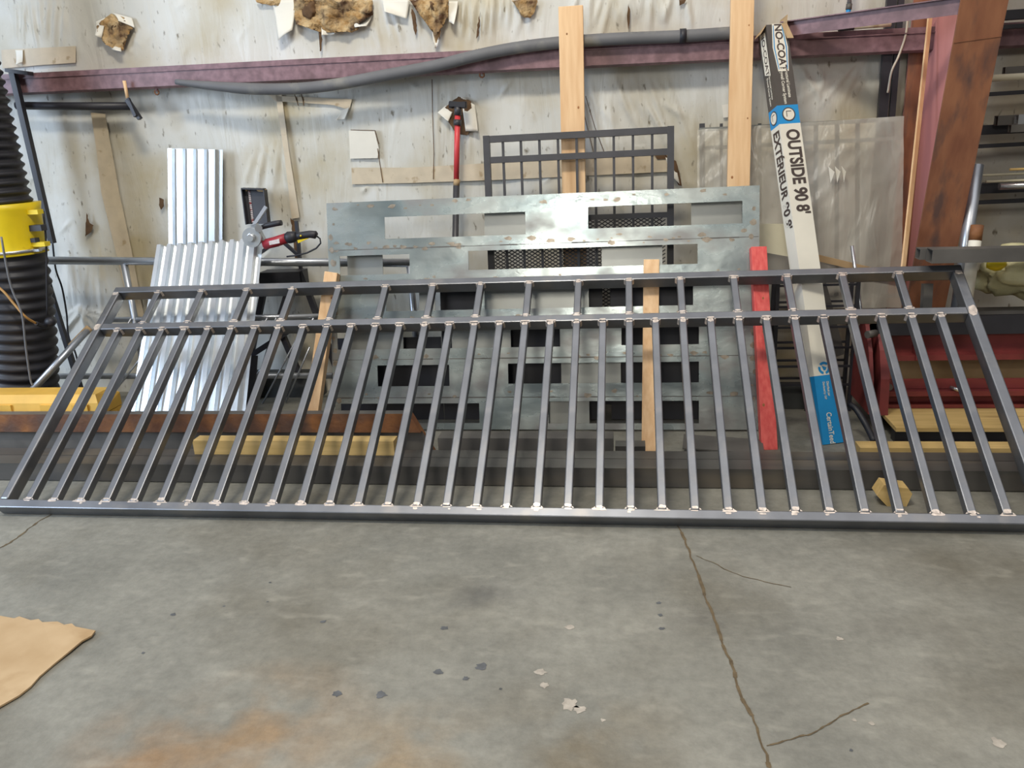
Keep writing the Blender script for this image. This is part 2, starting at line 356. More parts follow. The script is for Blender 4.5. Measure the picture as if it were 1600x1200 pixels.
torn([(400, 0), (440, 0), (436, 10), (420, 8), (402, 4)], 'insulation', .04, seed=6)
torn([(1060, 0), (1072, 0), (1070, 6), (1062, 8)], 'torn dark', .02, seed=7)
for px in ([(136, 333), (140, 348), (146, 352), (143, 362), (133, 370), (134, 350)], [(249, 308), (256, 312), (257, 322), (252, 328), (249, 320)], [(694, 168), (716, 150), (736, 158), (742, 190), (730, 212), (712, 208), (700, 190), (706, 178)],
           [(1022, 242), (1038, 240), (1056, 252), (1062, 270), (1065, 290), (1060, 290), (1056, 268), (1044, 250), (1026, 248)], [(454, 340), (460, 345), (470, 410), (462, 410)],
           [(498, 42), (501, 42), (503, 62), (502, 80), (500, 80), (499, 60)], [(642, 12), (648, 20), (652, 48), (650, 56), (646, 44)], [(744, 60), (746, 38), (750, 20), (748, 56)], [(982, 6), (985, 22), (982, 48), (980, 24)]):
    torn(px, 'torn dark', .008, name='torn_hole', Y=WALL-.026)
def flap(px, curl, seed=0):
    """a loose tongue of wall vinyl: hinged along its first edge, curling off the wall towards its tip"""
    b = new(); n = 10; rows = []
    (ax, ay), (bx, by), (cx, cy_), (dx, dy) = px
    for i in range(n+1):
        t = i/n; r = []
        for j in range(n+1):
            s = j/n; x = (ax+(dx-ax)*t)*(1-s)+(bx+(cx-bx)*t)*s; y = (ay+(dy-ay)*t)*(1-s)+(by+(cy_-by)*t)*s
            p = at(x, y, WALL-.026); p.y -= curl*t*t*(.6+.4*math.sin(3*s+seed)); r.append(b.verts.new(p))
        rows.append(r)
    for i in range(n):
        for j in range(n): b.faces.new((rows[i][j], rows[i][j+1], rows[i+1][j+1], rows[i+1][j]))
    o = obj('torn_flap', b, 'vinyl flap', WALLO, smooth=True)
    md = o.modifiers.new('thick', 'SOLIDIFY'); md.thickness = .002
flap([(425, 0), (462, 0), (460, 48), (438, 64)], .05)
flap([(24, 78), (36, 78), (37, 98), (30, 102)], .03, 1)
flap([(176, 20), (206, 28), (212, 44), (192, 34)], .05, 2)
flap([(534, 172), (546, 168), (540, 186), (526, 188)], .03, 3)
flap([(720, 150), (742, 164), (748, 205), (728, 205)], .03, 4)
flap([(696, 165), (708, 172), (702, 190), (684, 176)], .03, 5)
flap([(548, 22), (583, 22), (575, 42), (556, 44)], .04, 6)
flap([(1040, 246), (1054, 252), (1062, 288), (1046, 272)], .02, 7)
flap([(596, 0), (640, 0), (636, 30), (604, 20)], .05, 8)
flap([(500, 30), (530, 34), (524, 54), (506, 56)], .05, 9)
flap([(668, 14), (690, 16), (686, 72), (680, 76)], .04, 10)
flap([(700, 2), (716, 2), (712, 40), (702, 34)], .05, 11)
flap([(160, 58), (184, 66), (196, 82), (178, 78)], .05, 12)
flap([(150, 34), (164, 28), (162, 60), (154, 56)], .045, 13)
torn([(470, 4), (492, 2), (498, 20), (488, 34), (474, 26)], 'torn dark', .06, seed=14)
torn([(532, 4), (552, 2), (556, 16), (544, 24)], 'torn dark', .055, seed=15)
torn([(172, 30), (188, 32), (190, 46), (176, 48)], 'torn dark', .052, seed=16)
b = new()
for pts in ([(675, 124), (676, 180), (678, 240), (677, 280)], [(452, 118), (458, 140), (466, 165)], [(460, 118), (470, 142), (475, 165)], [(908, 160), (918, 200), (928, 240)], [(915, 150), (930, 200), (945, 240)], [(548, 203), (586, 204), (592, 225)], [(590, 232), (598, 285)]):
    q = [at(x, y, WALL-.024) for x, y in pts]
    for p, r_ in zip(q, q[1:]): add_beam(b, p, r_, .004, .004)
obj('wall_seam', b, 'torn dark', WALLO)

# girt: a Z-shaped purlin along the wall
gl0, gl1 = at(-90, 121, GIRT), at(1405, 44, GIRT)
gl2 = gl1 + (gl1-gl0)*.5
gb0 = at(-90, 151, GIRT).z
gh = gl0.z - gb0
b = new()
d = V((0, 0, -gh))
add_prism(b, [gl0, gl2, gl2+d, gl0+d], V((0, .006, 0)))                                   # front flange
lip = V((0, .03, -.012))
add_prism(b, [gl0+d, gl2+d, gl2+d+lip, gl0+d+lip], V((0, .004, .004)))
add_prism(b, [gl0+V((0, .002, -.002)), gl2+V((0, .002, -.002)), gl2+V((0, .16, .01)), gl0+V((0, .16, .01))], V((0, 0, -.004)))  # level web
mids = [gl0+V((0, -.004, -.028)), gl2+V((0, -.004, -.028))]
add_beam(b, mids[0], mids[1], .006, .008, V((0, 0, 1)))
struct(obj('trim_girt', b, 'girt primer', origin=V((0, GIRT, 2.1))), 'mauve painted steel girt running along the wall')

# rusty column: back flange, web, sloping front flange
CX = 1.636
def cfy(z): return 4.316 + (2.103-z)*.225
b = new()
zt = 3.2
add_box(b, (CX-.10, WALL-.07, 0), (CX+.10, WALL-.055, zt))
add_prism(b, [V((CX-.005, WALL-.055, 0)), V((CX-.005, cfy(0), 0)), V((CX-.005, cfy(zt), zt)), V((CX-.005, WALL-.055, zt))], V((.01, 0, 0)))
COLM = struct(obj('column_right', b, 'web primer', origin=V((CX, WALL-.06, 0))), 'tapered steel building column')
b = new()
add_prism(b, [V((CX-.103, cfy(0), 0)), V((CX+.103, cfy(0), 0)), V((CX+.103, cfy(zt), zt)), V((CX-.103, cfy(zt), zt))], V((0, -.014, 0)))
add_prism(b, [V((CX-.103, cfy(1.93)-.0142, 1.93)), V((CX+.103, cfy(1.945)-.0142, 1.945)), V((CX+.103, cfy(1.95)-.0142, 1.95)), V((CX-.103, cfy(1.935)-.0142, 1.935))], V((0, -.003, 0)))
obj('front_flange', b, 'flange rust', COLM, .003)
b = new(); add_box(b, (CX-.101, WALL-.076, 0), (CX-.002, WALL-.07, zt)); obj('back_flange', b, 'flange rust', COLM)
b = new(); add_beam(b, at(1222, 46, GIRT-.02), at(1506, 8, cfy(2.12)+.03), .004, .075, V((0, 1, 0)), 0, 0)
add_beam(b, at(1222, 46, GIRT-.02)+V((0, 0, .035)), at(1506, 8, cfy(2.12)+.03)+V((0, 0, .035)), .05, .005, V((0, 1, 0)))
struct(obj('trim_brace', b, 'girt primer'), 'mauve angle brace from girt to column')

# floor cracks and spots
b = new()
def crack(pts, w):
    q = smooth_pts([onz(x, y, .0015) for x, y in pts], 6)
    for i, (p, r_) in enumerate(zip(q, q[1:])):
        j = V((random.uniform(-1, 1)*.004, random.uniform(-1, 1)*.004, 0))
        q[i+1] = r_ + j
        dv = (q[i+1]-p); s = V((-dv.y, dv.x, 0)).normalized()*(w*random.uniform(.5, 1.3)/2)
        b.faces.new([b.verts.new(c) for c in (p-s, p+s, q[i+1]+s, q[i+1]-s)])
crack([(1048, 800), (1068, 838), (1080, 870), (1102, 930), (1122, 985), (1140, 1030), (1160, 1090), (1182, 1135), (1204, 1200), (1220, 1240)], .010)
crack([(1198, 1165), (1235, 1155), (1275, 1143), (1310, 1120), (1355, 1098)], .005)
crack([(1088, 868), (1120, 882), (1160, 900), (1235, 918)], .004)
crack([(140, 765), (120, 785), (64, 812), (30, 838), (8, 852), (-20, 864)], .009)
obj('floor_crack', b, 'crack dirt', FLOOR)
b = new()
def spot(x, y, r, n=14):
    c = onz(x, y, .001); b.faces.new([b.verts.new(c+V((math.cos(2*math.pi*k/n)*r*random.uniform(.55, 1.2), math.sin(2*math.pi*k/n)*r*random.uniform(.5, 1.1), 0))) for k in range(n)])
for x, y, r in ((527, 1084, .017), (595, 1086, .02), (752, 1041, .02), (685, 1050, .017), (694, 981, .015), (1030, 942, .01), (1032, 961, .01), (1034, 982, .011), (505, 971, .012), (422, 910, .006), (270, 960, .012), (728, 1060, .012), (1330, 1172, .006), (224, 1020, .008), (350, 947, .005), (418, 940, .005), (782, 1076, .006)): spot(x, y, r)
obj('oil_spot', b, 'oil spot', FLOOR)
b = new()
for x, y, r in ((845, 1050, .02), (850, 1070, .016), (890, 1100, .03), (905, 1108, .02), (890, 980, .018), (1312, 998, .012), (1560, 1160, .02), (942, 1125, .008), (1335, 1125, .008), (1362, 1130, .009)): spot(x, y, r)
obj('spalled_patch', b, 'spall', FLOOR)

# ------------------------------------------------------------------ the big gate
GA = .5987
GX, GY, GZ = -2.978, 3.078, .056
gv = V((0, math.cos(GA), math.sin(GA))); gn = V((0, -math.sin(GA), math.cos(GA))); gx = V((1, 0, 0))
G0 = V((GX, GY, GZ)); S = .1349; GH = 1.471; HM = 1.135; RW = .045; RT_ = .066; LEN = 34*S+.052
def gp(u, v, n=0.0): return G0 + gx*u + gv*v + gn*n
def ubot(x, y=None):     # where along the gate a picket foot stands
    yb = 785 + (814-785)*x/1600
    return (onplane(x, yb, G0, gn)-G0).x
gate = thing('driveway_gate', gp(LEN/2, 0), 'long bare steel picket gate leaning back across the whole picture', 'gate')
def gbar(name, u0, v0, u1, v1, w, t, welds=(), bev=.005, fillets=()):
    b = new(); p0, p1 = gp(u0, v0, -t/2), gp(u1, v1, -t/2)
    side = gv if abs(u1-u0) > abs(v1-v0) else gx
    add_beam(b, p0, p1, w, t, side)
    ed = [e for e in b.edges]; bmesh.ops.bevel(b, geom=ed, offset=bev, segments=2, profile=.5, affect='EDGES')
    for (u, v, wu, wv) in welds:
        k = 11; f = b.faces.new([b.verts.new(gp(u+math.copysign(abs(math.cos(6.283*i/k))**.6, math.cos(6.283*i/k))*wu/2*random.uniform(.7, 1), v+math.copysign(abs(math.sin(6.283*i/k))**.6, math.sin(6.283*i/k))*wv/2*random.uniform(.6, 1.1), .0008)) for i in range(k)]); f.material_index = 1
    for v, dv in fillets:
        for sg in (-1, 1):
            p = gp(u0+sg*w/2, v, -t+.002); ps = [p, p+gx*(sg*.009), p+gv*(dv*.009)]; b0 = [b.verts.new(c) for c in ps]; b1 = [b.verts.new(c+gn*(t-.004)) for c in ps]
            for f in ((b0[0], b0[1], b0[2]), (b1[2], b1[1], b1[0]), (b0[1], b1[1], b1[2], b0[2]), (b0[0], b1[0], b1[1], b0[1]), (b0[2], b1[2], b1[0], b0[0])): b.faces.new(f).material_index = 1
    return obj(name, b, ['bare steel', 'ground weld'], gate)
bots = [35, 74, 116, 156, 200, 243, 286, 330, 376, 420, 465.5, 510, 554, 601, 646, 692, 738, 785, 832, 880, 929, 978, 1026, 1078, 1131, 1185, 1236, 1290, 1346, 1401, 1457, 1515, 1570]
PW = .036
us = []
for k, x in enumerate(bots): us.append(.5*(ubot(x)+S*(k+1)) + PW/2)
rw_ = lambda: random.uniform(.45, 1.25)
gbar('bottom_rail', 0, RW/2, LEN, RW/2, RW, RT_, [(u+random.uniform(-.004, .004), RW-.006, .07*rw_(), .012*rw_()) for u in us]+[(u+random.uniform(-.02, .02), RW-.016, .03*rw_(), .012*rw_()) for u in us if random.random() < .5])
gbar('mid_rail', .046, HM+RW/2, LEN-.046, HM+RW/2, RW, RT_, [(u, HM+.006, .055*rw_(), .012) for u in us]+[(u, HM+RW-.006, .05*rw_(), .01) for u in us[1::2]])
gbar('top_rail', 0, GH-RW/2, LEN, GH-RW/2, RW, RT_, [(u, GH-RW+.006, .045*rw_(), .010) for u in us[1::2]])
gbar('stile', .023, RW, .023, GH-RW, RW, RT_, [(.023, HM+.02, .04, .06), (.023, GH-RW-.01, .04, .03)], .009)
gbar('stile', LEN-.024, RW, LEN-.024, GH-RW, .048, RT_, [(LEN-.026, HM+.02, .044, .07), (LEN-.024, GH-RW-.01, .04, .03)], .006)
for k, u in enumerate(us):
    gbar('picket', u, RW-.001, u, HM+.001, PW, .042, [(u, RW+.010*rw_(), PW*.96, .020*rw_()), (u, HM-.012, PW*.96, .022*rw_())], fillets=((HM, -1), (RW, 1)))
for u in us[1::2]:
    gbar('short_picket', u, HM+RW-.001, u, GH-RW+.001, PW, PW, [(u, GH-RW-.008, PW*.96, .016), (u, HM+RW+.007, PW*.96, .012)], fillets=((HM+RW, 1), (GH-RW, -1)))
# ------------------------------------------------------------------ laser-cut sheets
def cut_sheet(name, label, yb, yt, zt, corners, slots, mat, th=.005, spots=False):
    p = V((0, yb, 0)); sv = V((0, yt-yb, zt)).normalized(); n = V((1, 0, 0)).cross(sv)
    def uv(x, y): q = onplane(x, y, p, n); return q.x, (q-p).dot(sv)
    (ua, va), (ub, vb) = uv(*corners[0]), uv(*corners[1])
    top = (va+vb)/2; v0 = .012
    rects = []
    for xa, xb, ytl, ytr, ybl, ybr in slots:
        c = [uv(xa, ytl), uv(xb, ytr), uv(xb, ybr), uv(xa, ybl)]
        rects.append(((c[0][0]+c[3][0])/2, (c[1][0]+c[2][0])/2, (c[2][1]+c[3][1])/2, (c[0][1]+c[1][1])/2))
    rects = [(max(ua, r[0]), min(ub, r[1]), r[2], r[3]) for r in rects]
    U = sorted({ua, ub, *[r[0] for r in rects], *[r[1] for r in rects]}); Vv = sorted({v0, top, *[r[2] for r in rects], *[r[3] for r in rects]})
    b = new(); vt = {}
    def g(u, v):
        k = (round(u, 5), round(v, 5))
        if k not in vt: vt[k] = b.verts.new(p + V((u, 0, 0)) + sv*v)
        return vt[k]
    fs = []
    for i in range(len(U)-1):
        for j in range(len(Vv)-1):
            um, vm = (U[i]+U[i+1])/2, (Vv[j]+Vv[j+1])/2
            if U[i+1]-U[i] < 1e-5 or Vv[j+1]-Vv[j] < 1e-5: continue
            if any(r[0] < um < r[1] and r[2] < vm < r[3] for r in rects): continue
            fs.append(b.faces.new((g(U[i], Vv[j]), g(U[i+1], Vv[j]), g(U[i+1], Vv[j+1]), g(U[i], Vv[j+1]))))
    ex = bmesh.ops.extrude_face_region(b, geom=b.faces[:])
    for v in [e for e in ex['geom'] if isinstance(e, bmesh.types.BMVert)]: v.co -= n*th*(1 if n.y < 0 else -1)
    if spots:
        ny = n if n.y < 0 else -n
        rnd = random.Random(3)
        rows = [top-.03, *[(rects[i][2]-.05) for i in (0, 1, 3, 4, 6, 8)]]
        for rv in rows:
            u = ua+.05
            while u < ub-.05:
                if rnd.random() < .62:
                    r = rnd.uniform(.006, .022); c = p+V((u, 0, 0))+sv*(rv+rnd.uniform(-.018, .018))+ny*.0008
                    cu, cv = (c-p).x, (c-p).dot(sv)
                    if not any(q[0]-r < cu < q[1]+r and q[2]-r < cv < q[3]+r for q in rects):
                        k = 9; b.faces.new([b.verts.new(c+V((1, 0, 0))*math.cos(6.283*i/k)*r*rnd.uniform(.7, 1.6)+sv*math.sin(6.283*i/k)*r*rnd.uniform(.3, .9)) for i in range(k)]).material_index = 1
                u += rnd.uniform(.04, .13)
        for side in (ua+.03, ub-.03):
            for i in range(16):
                v = v0+.1+(top-v0-.15)*i/16; r = rnd.uniform(.008, .02); c = p+V((side+rnd.uniform(-.015, .015), 0, 0))+sv*v+ny*.0008
                k = 9; b.faces.new([b.verts.new(c+V((1, 0, 0))*math.cos(6.283*i_/k)*r*rnd.uniform(.6, 1.2)+sv*math.sin(6.283*i_/k)*r*rnd.uniform(.6, 1.3)) for i_ in range(k)]).material_index = 1
        for rv in [rects[i][3]+.034 for i in (2, 4, 6, 8, 10)]:
            segs = 24
            for q in range(segs):
                u0 = ua+.004+(ub-ua-.008)*q/segs; u1 = ua+.004+(ub-ua-.008)*(q+1)/segs; um = (u0+u1)/2
                if any(r[0]-.02 < um < r[1]+.02 and r[2] < rv < r[3] for r in rects): continue
                hgt = rnd.uniform(.001, .004)
                b.faces.new([b.verts.new(p+V((uu, 0, 0))+sv*(rv+dv)+ny*.0007) for uu, dv in ((u0, -hgt), (u1, -hgt), (u1, hgt), (u0, hgt))]).material_index = 2
    return tag(obj(name, b, [mat, 'weld spot', 'dull steel']), label, 'steel sheet')
S1 = [(601, 821, 339, 331, 373, 367), (919, 1160, 324, 313, 359, 347), (531, 640, 400, 397, 430, 428), (732, 1090, 394, 379, 424, 410),
      (603, 745, 455, 450, 486, 484), (757, 1083, 450, 441, 483, 477), (527, 875, 516, 508, 547, 541), (971, 1092, 506, 502, 540, 537),
      (590, 702, 571, 570, 604, 603), (794, 1092, 569, 564, 600, 597), (524, 749, 631, 630, 661, 661), (857, 1092, 628, 625, 664, 659)]
cut_sheet('laser_cut_sheet', 'large grey steel sheet with rectangular slots leaning behind the gate', 4.25, 4.55, 1.34, ((510, 319), (1187, 288)), S1, 'cut sheet', .005, True)
S2 = [(560, 757, 335, 327, 374, 369), (900, 1080, 322, 318, 362, 354), (598, 660, 395, 390, 434, 432), (700, 940, 392, 382, 428, 418), (1035, 1110, 378, 374, 416, 412),
      (585, 655, 452, 448, 490, 488), (680, 752, 450, 446, 489, 485), (920, 1100, 442, 436, 484, 478), (630, 706, 510, 508, 550, 548), (798, 890, 508, 504, 546, 542), (960, 1110, 500, 496, 544, 540),
      (560, 715, 566, 564, 608, 606), (780, 877, 564, 560, 606, 602), (970, 1110, 560, 556, 602, 598), (505, 760, 626, 622, 668, 666), (921, 1110, 622, 618, 668, 662)]
cut_sheet('laser_cut_sheet', 'second slotted steel sheet hidden behind the first, seen through its slots', 4.32, 4.62, 1.30, ((540, 330), (1180, 300)), S2, 'pale sheet')

# ------------------------------------------------------------------ black fence panel with mesh infill
FB, FT, FZ = 4.55, 4.72, 1.66
fn = V((0, FT-FB, FZ)).normalized(); fnn = V((1, 0, 0)).cross(fn); FP = V((0, FB, 0))
def fpt(x, y): return onplane(x, y, FP, fnn)
fl, fr = fpt(760, 213), fpt(1048, 198)
fence = thing('fence_panel', (((fl.x+fr.x)/2), FB, 0), 'charcoal picket fence panel with mesh infill standing behind the slotted sheet', 'fence panel')
zt_ = (fl-FP).dot(fn)+.002; fh = zt_
def fq(x, v): return FP + V((x, 0, 0)) + fn*v
vm_ = (fpt(900, 244)-FP).dot(fn); vl_ = (fpt(1000, 337)-FP).dot(fn)
for x in (fl.x, fr.x):
    b = new(); add_beam(b, fq(x, .01), fq(x, fh), .036, .036); obj('post', b, 'charcoal paint', fence, .003)
for v, h in ((fh-.02, .036), (vm_, .034), (vl_, .03), (.08, .036)):
    b = new(); add_beam(b, fq(fl.x+.017, v), fq(fr.x-.017, v), h, .032, fn); obj('rail', b, 'charcoal paint', fence, .003)
for x in (786, 814, 843, 872, 901, 930, 959, 989, 1019):
    X = fpt(x, 230).x
    b = new(); add_beam(b, fq(X, .1), fq(X, fh-.03), .014, .014); obj('picket', b, 'charcoal paint', fence)
b = new()
dx, dz = .034, .021
i0 = 0
v = .1
while v < vl_-.02:
    x = fl.x+.02 + (dx/2 if i0 % 2 else 0)
    while x+dx/2 < fr.x-.02:
        for s in (-1, 1):
            if x+s*dx/2 > fl.x+.01: add_beam(b, fq(x, v)-fnn*.012, fq(x+s*dx/2, v+dz/2)-fnn*.012, .006, .003, fn)
        x += dx
    v += dz/2; i0 += 1
obj('mesh_infill', b, 'black paint', fence)
# black sheets added as the shade seen through the slots
solid('slot_shade_sheet', 'black sheet added upright behind the slotted sheets as shade in the slots', 'steel plate', 'black paint', lambda b: add_beam(b, (-.62, 4.43, .01), (-.62, 4.575, .86), .95, .006))
solid('slot_shade_sheet', 'low black sheet added as shade behind the bottom left of the slotted sheets', 'steel plate', 'black paint', lambda b: add_beam(b, (-1.42, 4.43, .01), (-1.42, 4.515, .50), .64, .006))
solid('slot_shade_sheet', 'black sheet added as shade behind the slotted sheets, next to the red stud', 'steel plate', 'black paint', lambda b: add_beam(b, (.30, 4.43, .01), (.30, 4.575, .86), .80, .006))

# ------------------------------------------------------------------ lumber
def plank(label, cx, w, bot, top, th, mat, cat='lumber', name='wood_board', rot=0, grp=None):
    """bot/top: points on the middle of the front face"""
    def fill(b):
        side = V((math.cos(rot), math.sin(rot), 0)); a, s, n = frame(top-bot, side)
        if n.y > 0: n = -n
        add_beam(b, bot-n*th/2, top-n*th/2, w, th, side)
        ed = [e for e in b.edges]; bmesh.ops.bevel(b, geom=ed, offset=.003, segments=2, profile=.6, affect='EDGES')
        rk_ = random.Random(int(abs(bot.x)*1000)); L_ = (top-bot).length; nk = max(2, int(L_*3.2))
        for k in range(nk):      # knots
            c = bot+a*(L_*(k+rk_.uniform(.2, .8))/nk)+s*(w*rk_.uniform(-.36, .36))+n*.0006; r = rk_.uniform(.003, .0075); m_ = 10
            b.faces.new([b.verts.new(c+s*(math.cos(6.283*i/m_)*r)+a*(math.sin(6.283*i/m_)*r*1.35)) for i in range(m_)]).material_index = 1
    return solid(name, label, cat, [mat, 'knot'], fill, 0, grp)
t1 = at(891.5, 9, 4.80); plank('tall pale pine board standing behind the charcoal fence panel', 0, .135, V((t1.x-.012, 4.66, 0)), t1, .036, 'pine upright', 'board')
t2 = at(1163, 0, 4.80); bt = at(1163, 190, 4.765); dirr = (bt-t2); t2e = t2 - dirr*.45
plank('tall pale pine board beside the long carton, rising out of the top of the picture', 0, .122, V((bt.x-.02, 4.66, 0)), V((t2e.x, 4.83, t2e.z)), .036, 'pine upright', 'board')
plank('short pine stud standing in front of the slotted sheet, left of the red stud', 0, .084, onz(1015, 705, 0), at(1018, 405, 4.41), .03, 'pine upright', 'stud', 'wood_stud')
plank('pine stud leaning beside the left edge of the slotted sheet', 0, .075, V((at(487, 655, 4.12).x-.02, 4.06, 0)), at(517, 425, 4.38), .07, 'pine upright', 'stud', 'wood_stud', rot=.12)
plank('red stained wooden stud leaning between slotted sheet and carton', 0, .082, onz(1203, 703, 0), at(1186, 385, 4.42), .045, 'red stain wood', 'stud', 'wood_stud', rot=.12)
p0, p1 = onz(302, 712, .1), onz(616, 713, .1)
solid('wood_block', 'short rough pine block lying on the long dark tubes', 'lumber', 'pine lying', lambda b: add_box(b, (p0.x, 3.635, .1015), (p1.x, 3.712, .178)), .004)
def chunk(b):
    c = onz(1403, 799, 0)
    add_prism(b, [V((c.x-.075, 3.42, .05)), V((c.x-.05, 3.42, .1)), V((c.x-.0, 3.42, .092)), V((c.x+.05, 3.42, .085)), V((c.x+.068, 3.42, .06)), V((c.x+.05, 3.42, 0)), V((c.x-.03, 3.42, 0))], V((0, -.08, 0)))
solid('wood_offcut', 'splintered wood offcut on the floor behind the gate pickets', 'wood offcut', 'pine lying', chunk, .004)
# thin strip of wood against the column
solid('wood_strip', 'long thin strip of wood leaning against the rusty column', 'wood strip', 'pine upright', lambda b: add_beam(b, at(1411, 420, 4.45), at(1454, 18, 4.86), .026, .010, V((.8, .5, 0))))
# ------------------------------------------------------------------ long tubes on the floor
def ltube(label, Yf, w, z0_, z1_, xa, xb, mat='dark tube', name='steel_tube', grp='long dark tubes on the floor'):
    return solid(name, label, 'steel tube', mat, lambda b: add_hollow(b, (xa, Yf+w/2, (z0_+z1_)/2), (xb, Yf+w/2, (z0_+z1_)/2), z1_-z0_, w, .005), .003, grp)
ltube('long dark square tube on the floor, nearest behind the gate', 3.50, .113, .005, .1, -3.9, 2.6)
ltube('long dark square tube on the floor, directly behind the nearest one', 3.618, .098, .005, .1, -3.9, 2.6)
def rusty(b):
    x = at(640, 660, 3.9).x; xa = -4.2
    prof = [(3.90, .125), (3.90, .232), (3.955, .232), (3.955, .001), (3.93, .001), (3.93, .125)]
    va = [b.verts.new((xa, y, z)) for y, z in prof]; vb = [b.verts.new((x+(.12*(.232-z)/.232), y, z)) for y, z in prof]
    b.faces.new(va); b.faces.new(vb[::-1])
    for k in range(6): b.faces.new((va[k], vb[k], vb[(k+1) % 6], va[(k+1) % 6])).material_index = 1 if k in (1, 4, 5) else 0
solid('steel_beam', 'rusty brown steel beam lying on the floor at the left', 'steel beam', ['rust steel', 'dull steel'], rusty, .004)
xa, xb = at(684, 690, 3.78).x, at(958, 690, 3.78).x
solid('steel_channel', 'short grey steel channel lying behind the dark tubes', 'steel channel', 'dull steel', lambda b: (add_hollow(b, (xa, 3.83, .095), (xb, 3.83, .095), .09, .1, .006), add_box(b, (xa+.01, 3.772, .05), (xb-.02, 3.78, .062))), .002)
solid('steel_channel', 'second short steel channel on the floor, just right of the first', 'steel channel', 'dark tube', lambda b: add_hollow(b, (xb+.01, 3.83, .05), (xb+.16, 3.83, .05), .09, .08, .006), .002)
solid('steel_plate', 'flat steel plate lying on the floor between short stud and red stud', 'steel plate', 'dull steel', lambda b: (add_beam(b, (.28, 3.99, .045), (.68, 3.95, .03), .2, .008, V((0, 1, 0))), add_box(b, (.31, 3.9, .001), (.35, 4.08, .038)), add_box(b, (.61, 3.87, .001), (.65, 4.03, .027))), .002)

# ------------------------------------------------------------------ corrugated sheets
def corrugated(name, label, tl, tr, br, bl, n, amp, th=.0015, flat=.5):
    b = new(); nrm = (tr-tl).cross(bl-tl).normalized()
    if nrm.y > 0: nrm = -nrm
    prof = []
    for k in range(n):
        for f, h in ((0, 0), (.08, 1), (.46, 1), (.54, 0)): prof.append(((k+f)/n, h))
    prof.append((1, 0))
    rows = []
    for t in range(9):
        t /= 8; a = tl.lerp(bl, t); c = tr.lerp(br, t)
        rows.append([b.verts.new(a.lerp(c, u)+nrm*(h*amp)) for u, h in prof])
    for r0, r1 in zip(rows, rows[1:]):
        for k in range(len(prof)-1): b.faces.new((r0[k], r0[k+1], r1[k+1], r1[k]))
    o = obj(name, b, 'galvanised'); md = o.modifiers.new('thick', 'SOLIDIFY'); md.thickness = th
    return tag(o, label, 'corrugated sheet')
ct = at(248, 385, 4.67); cr_ = at(411, 374, 4.67); cb = at(194, 662, 4.02); cbr = at(374, 662, 4.02)
corrugated('corrugated_sheet', 'wide corrugated metal sheet leaning on the rail behind the left of the gate', ct, cr_, V((cbr.x, cbr.y, .02)), V((cb.x, cb.y, .02)), 10, .028)
ut = at(264, 232, 4.99); ur = at(348, 234, 4.99); ubl = at(266, 420, 4.935); ubr = at(347, 420, 4.935)
def ext(a, c): k = (a.z-.02)/(a.z-c.z); return a+(c-a)*k
corrugated('corrugated_sheet', 'narrow shiny corrugated sheet standing upright against the wall', ut, ur, ext(ur, ubr), ext(ut, ubl), 5, .026)

# ------------------------------------------------------------------ aluminium rail frame
RY = 4.80
rail = thing('rail_frame', (-2.9, RY, 0), 'silver pipe rail frame with diagonal rods standing along the wall at left', 'rail frame')
def rpipe(name, a, c, r, mat='aluminium', Y=RY):
    b = new(); add_tube(b, [at(*a, Y), at(*c, Y)], r, 14); return obj(name, b, mat, rail)
e0, e1 = at(45, 407, RY), at(662, 410, RY)
rpipe('top_rail', (64, 407), (662, 411), .026)
rpipe('mid_rail', (160, 500), (520, 494), .018)
rpipe('bottom_rail', (52, 588), (520, 587), .020)
for x, xx in ((194, 216), (640, 612)):
    b = new(); p = at(x, 412, RY); add_tube(b, [p, V((p.x, RY, .02))], .022, 14); obj('post', b, 'aluminium', rail)
for a, c in (((205, 498), (118, 640)), ((250, 520), (150, 650)), ((232, 512), (168, 628)), ((418, 497), (372, 560)), ((468, 521), (400, 650)), ((430, 545), (380, 615)), ((484, 542), (447, 628)), ((490, 497), (470, 528)), ((432, 497), (420, 516))):
    b = new(); add_tube(b, [at(*a, RY-.03), at(*c, RY-.03)], .006, 8); obj('diagonal_rod', b, 'aluminium', rail)
solid('steel_pipe', 'grey pipe with brown tape leaning at left of the corrugated sheet', 'pipe', ['aluminium', 'kraft board'], lambda b: (add_tube(b, [at(47, 614, 4.235), at(140, 512, 4.60)], .022, 14), add_tube(b, [at(111, 542, 4.50), at(140, 512, 4.60)], .024, 14, True, 1)))
# ------------------------------------------------------------------ blower with hoses
BX, BY = -3.757, 4.45
blow = thing('ventilation_blower', (BX, BY, .02), 'yellow ventilation blower between two ribbed black hoses at the left edge', 'blower')
def ribbed(name, zl, zh, r, pitch, amp, shift):
    b = new(); pts = []; rs = []
    n = int((zh-zl)/pitch*8)
    for i in range(n+1):
        z = zl+(zh-zl)*i/n; s = shift(z); pts.append(V((BX+s, BY, z))); rs.append(r+amp*math.sin(2*math.pi*(z-zl)/pitch))
    add_tube(b, pts, rs, 40); return obj(name, b, 'black rubber', blow)
ribbed('upper_hose', 1.378, 3.0, .198, .052, .010, lambda z: -.01-.03*(z-1.37)/1.6)
ribbed('lower_hose', .02, 1.09, .207, .062, .008, lambda z: -.165*((1.09-z)/1.05)**1.6)
b = new(); add_tube(b, [(BX+.015, BY, 1.08), (BX+.015, BY, 1.10), (BX+.02, BY, 1.2), (BX+.04, BY, 1.36), (BX+.04, BY, 1.38)], [.214, .206, .204, .199, .206], 48); obj('housing', b, 'yellow paint', blow)
